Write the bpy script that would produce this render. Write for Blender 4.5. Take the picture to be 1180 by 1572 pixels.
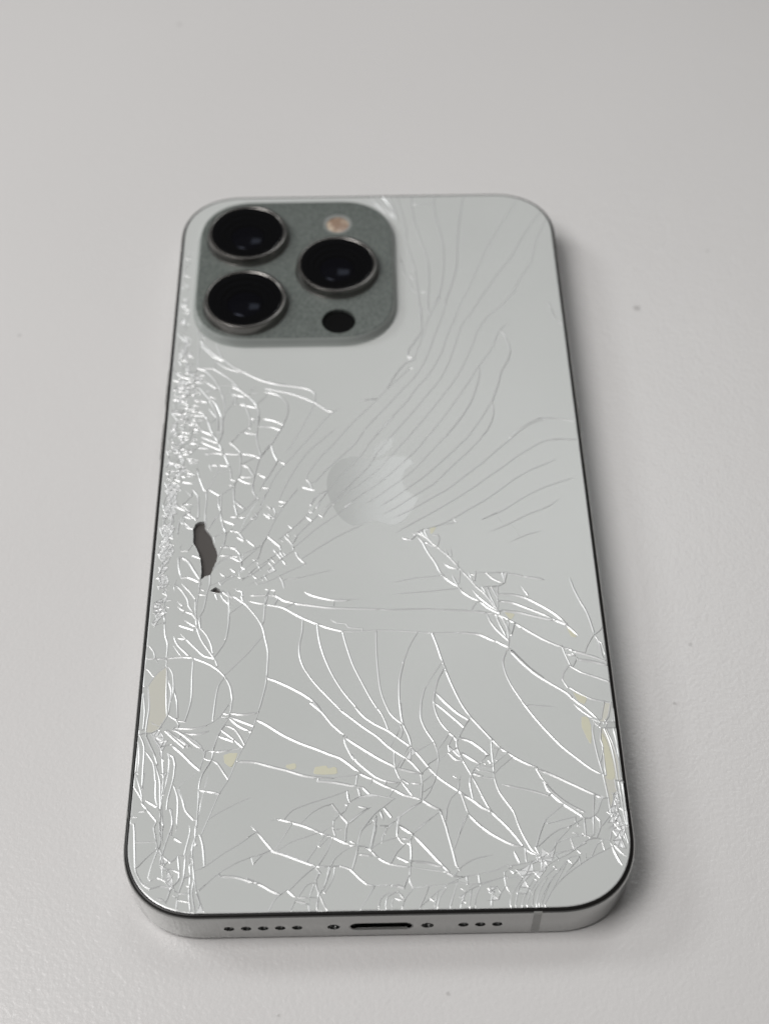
import bpy, bmesh, math, random
import numpy as np
from mathutils import Matrix, Vector

for o in list(bpy.data.objects):
    bpy.data.objects.remove(o)
scene = bpy.context.scene
COL = scene.collection
MM = 0.001
random.seed(11)
rng = np.random.default_rng(11)

# ------------------------------------------------------------------ camera
cam_data = bpy.data.cameras.new("camera")
cam = bpy.data.objects.new("camera", cam_data)
COL.objects.link(cam)
cam.matrix_world = Matrix(((0.99982, 0.01604, -0.00988, -0.000549),
                           (-0.01875, 0.79600, -0.60501, -0.148849),
                           (-0.00184, 0.60508, 0.79616, 0.197037),
                           (0, 0, 0, 1)))
cam_data.sensor_fit = 'HORIZONTAL'
cam_data.sensor_width = 36.0
cam_data.lens = 2235.57 / 1180 * 36.0
cam_data.clip_start = 0.005
cam_data.clip_end = 20.0
cam_data.dof.use_dof = True
cam_data.dof.focus_distance = 0.2135
cam_data.dof.aperture_fstop = 26.0
scene.camera = cam

# ------------------------------------------------------------------ light
world = bpy.data.worlds.new("World")
scene.world = world
world.use_nodes = True
world.node_tree.nodes["Background"].inputs[0].default_value = (1.0, 0.975, 0.955, 1)
world.node_tree.nodes["Background"].inputs[1].default_value = 0.15

def area_lamp(name, loc, target, sx, sy, power, color):
    d = bpy.data.lights.new(name, 'AREA')
    d.shape = 'RECTANGLE'
    d.size, d.size_y = sx, sy
    d.energy = power
    d.color = color
    o = bpy.data.objects.new(name, d)
    COL.objects.link(o)
    o.location = loc
    o.rotation_euler = (Vector(target) - Vector(loc)).to_track_quat('-Z', 'Y').to_euler()
    return o
# lamp over the desk, left of and a little behind the photographer
area_lamp("desk_panel", (-0.44, -0.12, 0.82), (0, 0.03, 0), 0.48, 0.48, 7.4, (1.0, 0.982, 0.972))
# panels out of view: one further left and ahead, a dim added one straight ahead
area_lamp("unseen_panel", (-1.55, 0.72, 1.15), (0, 0, 0), 0.42, 0.42, 10.0, (0.98, 1.0, 1.0))
area_lamp("unseen_panel", (0.30, 1.11, 1.5), (0.30, 1.11, 0), 0.62, 0.58, 4.0, (0.97, 1.0, 1.0))  # added panel; its reflection pales the emblem's right half and the glass

scene.view_settings.view_transform = 'Standard'
scene.view_settings.look = 'None'
scene.view_settings.exposure = -0.07
scene.view_settings.gamma = 1.0
scene.view_settings.use_curve_mapping = False

# ------------------------------------------------------------------ materials
def new_mat(name):
    m = bpy.data.materials.new(name)
    m.use_nodes = True
    nt = m.node_tree
    return m, nt, nt.nodes["Principled BSDF"]

def simple(name, col, rough, metal=0.0, spec=0.5, ior=1.5):
    m, nt, b = new_mat(name)
    b.inputs["Base Color"].default_value = (*col, 1)
    b.inputs["Roughness"].default_value = rough
    b.inputs["Metallic"].default_value = metal
    b.inputs["Specular IOR Level"].default_value = spec
    b.inputs["IOR"].default_value = ior
    return m

def node(nt, kind, **kw):
    n = nt.nodes.new(kind)
    for k, v in kw.items():
        setattr(n, k, v)
    return n

def noise(nt, scale, detail=2.0, coord=None, rough=0.5):
    n = node(nt, 'ShaderNodeTexNoise')
    n.inputs["Scale"].default_value = scale
    n.inputs["Detail"].default_value = detail
    n.inputs["Roughness"].default_value = rough
    if coord is not None:
        nt.links.new(coord, n.inputs["Vector"])
    return n

def ramp(nt, fac, a, b, ca, cb):
    r = node(nt, 'ShaderNodeValToRGB')
    r.color_ramp.elements[0].position = a
    r.color_ramp.elements[1].position = b
    r.color_ramp.elements[0].color = (*ca, 1)
    r.color_ramp.elements[1].color = (*cb, 1)
    nt.links.new(fac, r.inputs["Fac"])
    return r

def make_table_mat():
    m, nt, b = new_mat("white_laminate")
    tc = node(nt, 'ShaderNodeTexCoord')
    co = tc.outputs["Object"]
    big = noise(nt, 9.0, 3.0, co)
    base = ramp(nt, big.outputs["Fac"], 0.3, 0.7, (0.572, 0.562, 0.556), (0.592, 0.583, 0.577))
    # a few specks of dirt, each at its own place on the board
    specks = [(-42.1, 141.6, 0.5, .3), (50.8, 48.6, 0.7, .4), (50.0, -26.6, 0.3, .3), (46.0, -37.2, 0.3, .3),
              (-65.6, 43.8, 0.35, .25), (66.5, 64.1, 0.25, .25), (-14.0, -84.0, 0.22, .3), (9.0, -81.5, .2, .3)]
    wob = noise(nt, 1400.0, 2.0, co)
    cur = base.outputs["Color"]
    for (x, y, r, k) in specks:
        d = node(nt, 'ShaderNodeVectorMath', operation='DISTANCE')
        nt.links.new(co, d.inputs[0])
        d.inputs[1].default_value = (x * MM, y * MM, 0)
        add = node(nt, 'ShaderNodeMath', operation='MULTIPLY_ADD')
        nt.links.new(wob.outputs["Fac"], add.inputs[0])
        add.inputs[1].default_value = 0.0007
        nt.links.new(d.outputs["Value"], add.inputs[2])
        mr = node(nt, 'ShaderNodeMapRange')
        nt.links.new(add.outputs[0], mr.inputs[0])
        mr.inputs[1].default_value = r * 0.55 * MM + 0.00035
        mr.inputs[2].default_value = r * MM + 0.0005
        mr.inputs[3].default_value = k
        mr.inputs[4].default_value = 0.0
        mx = node(nt, 'ShaderNodeMix', data_type='RGBA')
        nt.links.new(mr.outputs[0], mx.inputs["Factor"])
        nt.links.new(cur, mx.inputs[6])
        mx.inputs[7].default_value = (0.12, 0.11, 0.10, 1)
        cur = mx.outputs[2]
    nt.links.new(cur, b.inputs["Base Color"])
    rr = noise(nt, 22.0, 3.0, co)
    r2 = ramp(nt, rr.outputs["Fac"], 0.3, 0.7, (0.27,) * 3, (0.30,) * 3)
    nt.links.new(r2.outputs["Color"], b.inputs["Roughness"])
    b.inputs["Specular IOR Level"].default_value = 0.45
    f1 = noise(nt, 1500.0, 2.0, co)
    f2 = noise(nt, 420.0, 1.0, co)
    ad = node(nt, 'ShaderNodeMath', operation='MULTIPLY_ADD')
    nt.links.new(f2.outputs["Fac"], ad.inputs[0])
    ad.inputs[1].default_value = 0.6
    nt.links.new(f1.outputs["Fac"], ad.inputs[2])
    bp = node(nt, 'ShaderNodeBump')
    bp.inputs["Strength"].default_value = 0.55
    bp.inputs["Distance"].default_value = 0.00011
    nt.links.new(ad.outputs[0], bp.inputs["Height"])
    nt.links.new(bp.outputs["Normal"], b.inputs["Normal"])
    return m

def make_glass_mat(name, ca, cb, rough, bump=True):
    m, nt, b = new_mat(name)
    tc = node(nt, 'ShaderNodeTexCoord')
    n1 = noise(nt, 45.0, 3.0, tc.outputs["Object"])
    c = ramp(nt, n1.outputs["Fac"], 0.3, 0.7, ca, cb)
    nt.links.new(c.outputs["Color"], b.inputs["Base Color"])
    b.inputs["Roughness"].default_value = rough
    b.inputs["Specular IOR Level"].default_value = 0.5
    if bump:
        n2 = noise(nt, 2600.0, 1.0, tc.outputs["Object"])
        bp = node(nt, 'ShaderNodeBump')
        bp.inputs["Strength"].default_value = 0.12
        bp.inputs["Distance"].default_value = 0.00003
        nt.links.new(n2.outputs["Fac"], bp.inputs["Height"])
        nt.links.new(bp.outputs["Normal"], b.inputs["Normal"])
    return m

def make_fracture_mat():
    m, nt, b = new_mat("fracture_face")
    b.inputs["Base Color"].default_value = (0.48, 0.49, 0.488, 1)
    b.inputs["Roughness"].default_value = 0.33
    b.inputs["IOR"].default_value = 2.6
    b.inputs["Specular IOR Level"].default_value = 0.6
    return m

def make_steel_mat():
    m, nt, b = new_mat("polished_steel")
    tc = node(nt, 'ShaderNodeTexCoord')
    n1 = noise(nt, 260.0, 4.0, tc.outputs["Object"], 0.65)
    r = ramp(nt, n1.outputs["Fac"], 0.35, 0.8, (0.03,) * 3, (0.07,) * 3)
    nt.links.new(r.outputs["Color"], b.inputs["Roughness"])
    b.inputs["Base Color"].default_value = (0.41, 0.412, 0.405, 1)
    b.inputs["Metallic"].default_value = 1.0
    return m

def make_plate_mat():
    m, nt, b = new_mat("matte_green_glass")
    tc = node(nt, 'ShaderNodeTexCoord')
    n1 = noise(nt, 1900.0, 2.0, tc.outputs["Object"])
    c = ramp(nt, n1.outputs["Fac"], 0.25, 0.8, (0.058, 0.069, 0.063), (0.140, 0.156, 0.145))
    nt.links.new(c.outputs["Color"], b.inputs["Base Color"])
    b.inputs["Roughness"].default_value = 0.42
    return m

def make_clear_mat():
    m = bpy.data.materials.new("clear_cover_glass")
    m.use_nodes = True
    nt = m.node_tree
    nt.nodes.remove(nt.nodes["Principled BSDF"])
    out = nt.nodes["Material Output"]
    tr = node(nt, 'ShaderNodeBsdfTransparent')
    tr.inputs[0].default_value = (0.42, 0.44, 0.50, 1)
    gl = node(nt, 'ShaderNodeBsdfGlossy')
    gl.inputs["Roughness"].default_value = 0.03
    fr = node(nt, 'ShaderNodeFresnel')
    fr.inputs[0].default_value = 1.35
    mx = node(nt, 'ShaderNodeMixShader')
    nt.links.new(fr.outputs[0], mx.inputs[0])
    nt.links.new(tr.outputs[0], mx.inputs[1])
    nt.links.new(gl.outputs[0], mx.inputs[2])
    nt.links.new(mx.outputs[0], out.inputs[0])
    return m

M_TABLE = make_table_mat()
M_GLASS = make_glass_mat("frosted_white_glass", (0.466, 0.480, 0.469), (0.484, 0.498, 0.487), 0.28)
M_POWDER = make_glass_mat("crushed_glass", (0.60, 0.612, 0.612), (0.68, 0.69, 0.69), 0.26, False)
M_YELLOW = make_glass_mat("glass_over_old_adhesive", (0.53, 0.52, 0.455), (0.495, 0.495, 0.455), 0.30)
M_FRACT = make_fracture_mat()
M_STEEL = make_steel_mat()
M_PLATE = make_plate_mat()
M_CLEAR = make_clear_mat()
M_LIP = make_glass_mat("glass_lip", (0.28, 0.30, 0.288), (0.31, 0.33, 0.318), 0.10, False)
M_INNER = simple("brown_grey_foil", (0.056, 0.050, 0.046), 0.5)
M_BLACK = simple("black_plastic", (0.0025, 0.0025, 0.003), 0.55, 0.0, 0.12)
M_DARKGLASS = simple("dark_display_glass", (0.01, 0.01, 0.012), 0.08)
M_RING = simple("lens_ring_steel", (0.20, 0.193, 0.185), 0.26, 1.0)
M_LENS = simple("coated_lens", (0.006, 0.006, 0.012), 0.10, 0.0, 0.35, 1.5)
M_BAND = simple("grey_antenna_plastic", (0.27, 0.27, 0.26), 0.4)
M_PORT = simple("port_black", (0.004, 0.004, 0.004), 0.4)
M_GASKET = simple("black_gasket", (0.007, 0.0065, 0.006), 0.30, 0.0, 0.25)
M_SENSOR = simple("sensor_window", (0.002, 0.002, 0.002), 0.5, 0.0, 0.08)
M_EMBLEM = simple("polished_emblem", (0.402, 0.414, 0.405), 0.13, 0.0, 0.8, 1.5)
M_ADH = simple("yellowed_adhesive", (0.55, 0.54, 0.425), 0.4)
M_FLASHW = simple("flash_ring", (0.22, 0.23, 0.22), 0.3)
M_SCREW = simple("screw_steel", (0.14, 0.14, 0.14), 0.3, 1.0)

def make_flash_mat():
    m, nt, b = new_mat("flash_phosphor")
    tc = node(nt, 'ShaderNodeTexCoord')
    v = node(nt, 'ShaderNodeTexVoronoi')
    v.inputs["Scale"].default_value = 520.0
    nt.links.new(tc.outputs["Object"], v.inputs["Vector"])
    c = ramp(nt, v.outputs["Distance"], 0.1, 0.6, (0.50, 0.42, 0.33), (0.26, 0.18, 0.13))
    nt.links.new(c.outputs["Color"], b.inputs["Base Color"])
    b.inputs["Roughness"].default_value = 0.25
    return m
M_FLASH = make_flash_mat()

# ------------------------------------------------------------------ helpers
def mesh_obj(name, verts, faces, mats, parent=None, fmat=None, smooth=False):
    me = bpy.data.meshes.new(name)
    me.from_pydata([(v[0] * MM, v[1] * MM, v[2] * MM) for v in verts], [], faces)
    for m in (mats if isinstance(mats, (list, tuple)) else [mats]):
        me.materials.append(m)
    if fmat is not None:
        me.polygons.foreach_set("material_index", fmat)
    if smooth:
        me.polygons.foreach_set("use_smooth", [True] * len(me.polygons))
    me.update()
    o = bpy.data.objects.new(name, me)
    COL.objects.link(o)
    if parent is not None:
        o.parent = parent
    return o

def fix_normals(o):
    bm = bmesh.new()
    bm.from_mesh(o.data)
    bmesh.ops.recalc_face_normals(bm, faces=bm.faces)
    bm.to_mesh(o.data)
    bm.free()

def smooth_by_angle(o, deg=35):
    me = o.data
    me.polygons.foreach_set("use_smooth", [True] * len(me.polygons))
    bm = bmesh.new()
    bm.from_mesh(me)
    lim = math.radians(deg)
    for e in bm.edges:
        if len(e.link_faces) == 2 and e.calc_face_angle(0) > lim:
            e.smooth = False
    bm.to_mesh(me)
    bm.free()

def rounded(hx, hy, r, n=2.25, k=20, cx=0.0, cy=0.0):
    """closed outline, counter clockwise, of a rectangle with soft super-elliptic corners"""
    pts = []
    for (sx, sy, a0) in ((1, 1, 0), (-1, 1, 90), (-1, -1, 180), (1, -1, 270)):
        for i in range(k + 1):
            t = math.radians(90.0 * i / k)
            c, s = math.cos(t) ** (2 / n) if i < k else 0.0, math.sin(t) ** (2 / n) if i > 0 else 0.0
            if a0 in (90, 270):
                c, s = s, c
            pts.append((cx + sx * (hx - r + r * c), cy + sy * (hy - r + r * s)))
    return pts

def resample(pts, step):
    P = np.array(pts, float)
    Q = np.vstack([P, P[:1]])
    out = []
    for a, b in zip(Q[:-1], Q[1:]):
        L = np.linalg.norm(b - a)
        k = max(1, int(round(L / step)))
        for i in range(k):
            out.append(tuple(a + (b - a) * i / k))
    return out

def sweep(name, outlines, mats, parent, closed=True, fmat_of=None):
    """outlines: list of (points2d, z) rings with equal counts, skinned in order"""
    n = len(outlines[0][0])
    V, F, FM = [], [], []
    for pts, z in outlines:
        V += [(p[0], p[1], z) for p in pts]
    R = len(outlines)
    for r in range(R if closed else R - 1):
        a, b = r * n, ((r + 1) % R) * n
        for i in range(n):
            j = (i + 1) % n
            F.append((a + i, a + j, b + j, b + i))
            FM.append(fmat_of(r) if fmat_of else 0)
    return mesh_obj(name, V, F, mats, parent, FM)

def lathe(name, prof, cx, cy, mats, parent, seg=64, cap_top=False, fmat_of=None, smooth=True):
    V, F, FM = [], [], []
    n = len(prof)
    for (r, z) in prof:
        for i in range(seg):
            a = 2 * math.pi * i / seg
            V.append((cx + r * math.cos(a), cy + r * math.sin(a), z))
    for k in range(n - 1):
        for i in range(seg):
            j = (i + 1) % seg
            F.append((k * seg + i, k * seg + j, (k + 1) * seg + j, (k + 1) * seg + i))
            FM.append(fmat_of(k) if fmat_of else 0)
    if cap_top:
        F.append(tuple((n - 1) * seg + i for i in range(seg)))
        FM.append(fmat_of(n - 1) if fmat_of else 0)
    o = mesh_obj(name, V, F, mats, parent, FM)
    fix_normals(o)
    if smooth:
        smooth_by_angle(o, 30)
    return o

def boolean_cut(o, cutters):
    for c in cutters:
        md = o.modifiers.new("cut", 'BOOLEAN')
        md.operation = 'DIFFERENCE'
        md.solver = 'EXACT'
        md.object = c
    bpy.context.view_layer.update()
    dg = bpy.context.evaluated_depsgraph_get()
    me = bpy.data.meshes.new_from_object(o.evaluated_get(dg))
    o.modifiers.clear()
    o.data = me
    for c in cutters:
        bpy.data.objects.remove(c)

def tag(o, label=None, cat=None, kind=None, group=None):
    if label: o["label"] = label
    if cat: o["category"] = cat
    if kind: o["kind"] = kind
    if group: o["group"] = group
    return o

# ------------------------------------------------------------------ table
TX0, TX1, TY0, TY1 = -620, 620, -420, 640
table = mesh_obj("table_top", [(TX0, TY0, 0), (TX1, TY0, 0), (TX1, TY1, 0), (TX0, TY1, 0),
                               (TX0, TY0, -25), (TX1, TY0, -25), (TX1, TY1, -25), (TX0, TY1, -25)],
                 [(0, 1, 2, 3), (7, 6, 5, 4), (0, 4, 5, 1), (1, 5, 6, 2), (2, 6, 7, 3), (3, 7, 4, 0)], M_TABLE)
tag(table, "white laminate table top with fine orange peel texture", None, "structure")

# ------------------------------------------------------------------ the phone
phone = bpy.data.objects.new("smartphone", None)
phone.empty_display_size = 0.02
COL.objects.link(phone)
tag(phone, "silver smartphone lying face down with shattered white back glass and three lenses", "phone")

HX, HY, RC = 35.75, 73.35, 11.7        # outer outline of the band
GX, GY, RG = 35.0, 72.6, 11.0          # outline of the back glass
ZT = 7.65

def ring(d, k=24):
    return rounded(HX - d, HY - d, RC - d, 2.25, k)

# steel band: outer flat wall, soft shoulders, closed inner wall
prof = [(0.0, 1.0), (0.0, 3.9), (0.0, 6.75)]
for i in range(1, 7):
    a = math.radians(75 * i / 6)
    prof.append((0.42 * (1 - math.cos(a)), 6.75 + 0.655 * math.sin(a)))
prof += [(0.36, 7.2), (0.78, 7.2), (0.78, 6.9), (2.2, 6.9), (2.2, 0.8), (0.8, 0.75)]
for i in range(0, 5):
    a = math.radians(90 * i / 4)
    prof.append((0.60 * (1 - math.sin(a)), 0.9 - 0.75 * math.cos(a)))
def densify(pts):     # extra points on the straight runs, same count for every ring
    out = []
    n = len(pts)
    for i in range(n):
        a, b = pts[i], pts[(i + 1) % n]
        out.append(a)
        if math.dist(a, b) > 15:
            for k in range(1, 12):
                out.append((a[0] + (b[0] - a[0]) * k / 12, a[1] + (b[1] - a[1]) * k / 12))
    return out
frame = sweep("steel_band", [(densify(ring(d)), z) for d, z in prof], M_STEEL, phone)
fix_normals(frame)

def cyl_cutter(x, z, r, y0, y1, seg=24, stretch=0.0):
    V, F = [], []
    for y in (y0, y1):
        for i in range(seg):
            a = 2 * math.pi * i / seg
            dx = stretch if math.cos(a) > 0 else -stretch
            V.append((x + dx + r * math.cos(a), y, z + r * math.sin(a)))
    for i in range(seg):
        j = (i + 1) % seg
        F.append((i, j, seg + j, seg + i))
    F.append(tuple(range(seg))[::-1])
    F.append(tuple(range(seg, 2 * seg)))
    o = mesh_obj("cutter", V, F, M_PORT)
    fix_normals(o)
    return o
YB = -HY
hole_x = [-20.75, -18.42, -16.09, -13.77, -11.44, 11.32, 13.64, 15.96]
ZH = 3.85
cutters = [cyl_cutter(x, ZH, 0.72, YB - 1, YB + 1.3) for x in hole_x]
cutters += [cyl_cutter(x, ZH, 0.86, YB - 1, YB + 0.9) for x in (-6.45, 6.40)]
cutters.append(cyl_cutter(0.06, ZH, 1.25, YB - 1, YB + 3.0, 40, 3.15))
boolean_cut(frame, cutters)
frame.data.materials.clear()
frame.data.materials.append(M_STEEL)
frame.data.polygons.foreach_set("material_index", [0] * len(frame.data.polygons))
smooth_by_angle(frame, 28)

def front_disc(name, x, z, r, y, depth, mat, parent, stretch=0.0, seg=24):
    o = cyl_cutter(x, z, r, y, y + depth, seg, stretch)
    o.name = name
    o.data.name = name
    o.data.materials.clear()
    o.data.materials.append(mat)
    o.parent = parent
    return o
for x in hole_x:      # dark mesh at the bottom of every sound hole
    front_disc("speaker_hole", x, ZH, 0.705, YB + 0.30, 0.9, M_PORT, frame)
for x in (-6.45, 6.40):
    s = front_disc("pentalobe_screw", x, ZH, 0.80, YB + 0.30, 0.55, M_SCREW, frame)
    boolean_cut(s, [cyl_cutter(x + 0.2 * math.cos(k * 2 * math.pi / 5 + .3), ZH + 0.2 * math.sin(k * 2 * math.pi / 5 + .3), 0.2, YB - 0.5, YB + 0.55, 12) for k in range(5)])
port = front_disc("charging_port", 0.06, ZH, 1.22, YB + 1.6, 1.2, M_PORT, frame, 3.15, 40)
# thin bright collar round the port mouth
def stadium(x, z, r, st, seg=40):
    pts = []
    for i in range(seg):
        a = 2 * math.pi * i / seg
        pts.append((x + (st if math.cos(a) > 0 else -st) + r * math.cos(a), z + r * math.sin(a)))
    return pts
V, F = [], []
loops = [(1.19, YB + 0.5), (1.19, YB + 0.03), (1.10, YB + 0.03), (1.04, YB + 0.4), (1.04, YB + 1.55)]
for r, y in loops:
    V += [(p[0], y, p[1]) for p in stadium(0.06, ZH, r, 3.15)]
for k in range(4):
    for i in range(40):
        j = (i + 1) % 40
        F.append((k * 40 + i, k * 40 + j, (k + 1) * 40 + j, (k + 1) * 40 + i))
collar = mesh_obj("port_collar", V, F, M_STEEL, frame)
fix_normals(collar)

# antenna breaks: short slices of the band's own section, a hair proud
outer_prof = [p for p in prof if p[0] < 0.75 and (p[1] > 0.9 or p[1] < 1.0)]
def antenna(center, along, width=1.15):
    sect = [(-0.012, 1.0), (-0.012, 6.75)] + [(0.42 * (1 - math.cos(math.radians(12.5 * i))) - 0.012, 6.75 + 0.667 * math.sin(math.radians(12.5 * i))) for i in range(1, 7)] + [(0.5, 7.515)]
    sect = [(0.3, 0.3)] + sect
    V, F = [], []
    for s in (-width / 2, width / 2):
        for d, z in sect:
            if along == 'x':
                sy = 1 if center[1] > 0 else -1
                V.append((center[0] + s, sy * (HY - d), z))
            else:
                sx = 1 if center[0] > 0 else -1
                V.append((sx * (HX - d), center[1] + s, z))
    n = len(sect)
    for i in range(n - 1):
        F.append((i, i + 1, n + i + 1, n + i))
    o = mesh_obj("antenna_line", V, F, M_BAND, frame)
    fix_normals(o)
    return o
antenna((21.3, -1), 'x')
antenna((-21.3, 1), 'x')
for sx in (-1, 1):
    antenna((sx, 58.5), 'y', 1.0)
    antenna((sx, -57.8), 'y', 1.0)

# dark gasket between steel and glass
gk = [(0.30, 7.25), (0.265, 7.355), (0.31, 7.43), (0.48, 7.525), (0.70, 7.575), (0.78, 7.56), (0.80, 7.25)]
gasket = sweep("glass_gasket", [(densify(ring(d)), z) for d, z in gk], M_GASKET, phone, closed=False)
fix_normals(gasket)
smooth_by_angle(gasket, 40)

# side buttons
def button(name, sx, y, ln, zc=3.9, h=1.35, out=0.42):
    V, F = [], []
    lo = rounded(ln / 2, h, min(h, 1.2), 2.0, 6)
    for (k, d) in ((1.0, -0.6), (1.0, out - 0.12), (0.93, out)):
        for (u, v) in lo:
            V.append((sx * (HX + d), y + u * (1 if k == 1.0 else (ln / 2 - .1) / (ln / 2)), zc + v * k))
    n = len(lo)
    for r in range(2):
        for i in range(n):
            j = (i + 1) % n
            F.append((r * n + i, r * n + j, (r + 1) * n + j, (r + 1) * n + i))
    F.append(tuple(2 * n + i for i in range(n)))
    o = mesh_obj(name, V, F, M_STEEL, phone)
    fix_normals(o)
    smooth_by_angle(o, 30)
    return o
button("volume_button", -1, 25.5, 9.6)
button("volume_button", -1, 13.2, 9.6)
button("mute_switch", -1, 37.0, 5.2, out=0.3)
button("side_button", 1, 20.5, 15.5)

# display slab underneath
disp = sweep("display_glass", [(rounded(34.9, 72.5, 10.9), 0.78), (rounded(34.9, 72.5, 10.9), 0.35), (rounded(34.5, 72.1, 10.6), 0.0)], M_DARKGLASS, phone, closed=False)
nd = len(rounded(34.9, 72.5, 10.9))
bm = bmesh.new(); bm.from_mesh(disp.data); bm.verts.ensure_lookup_table()
bm.faces.new([bm.verts[2 * nd + i] for i in range(nd)][::-1]); bm.to_mesh(disp.data); bm.free()

# foil under the glass, seen through the missing pieces
fo = rounded(33.5, 71.2, 9.8)
foil = mesh_obj("inner_foil", [(p[0], p[1], 7.02) for p in fo], [tuple(range(len(fo)))], M_INNER, phone)

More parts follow.
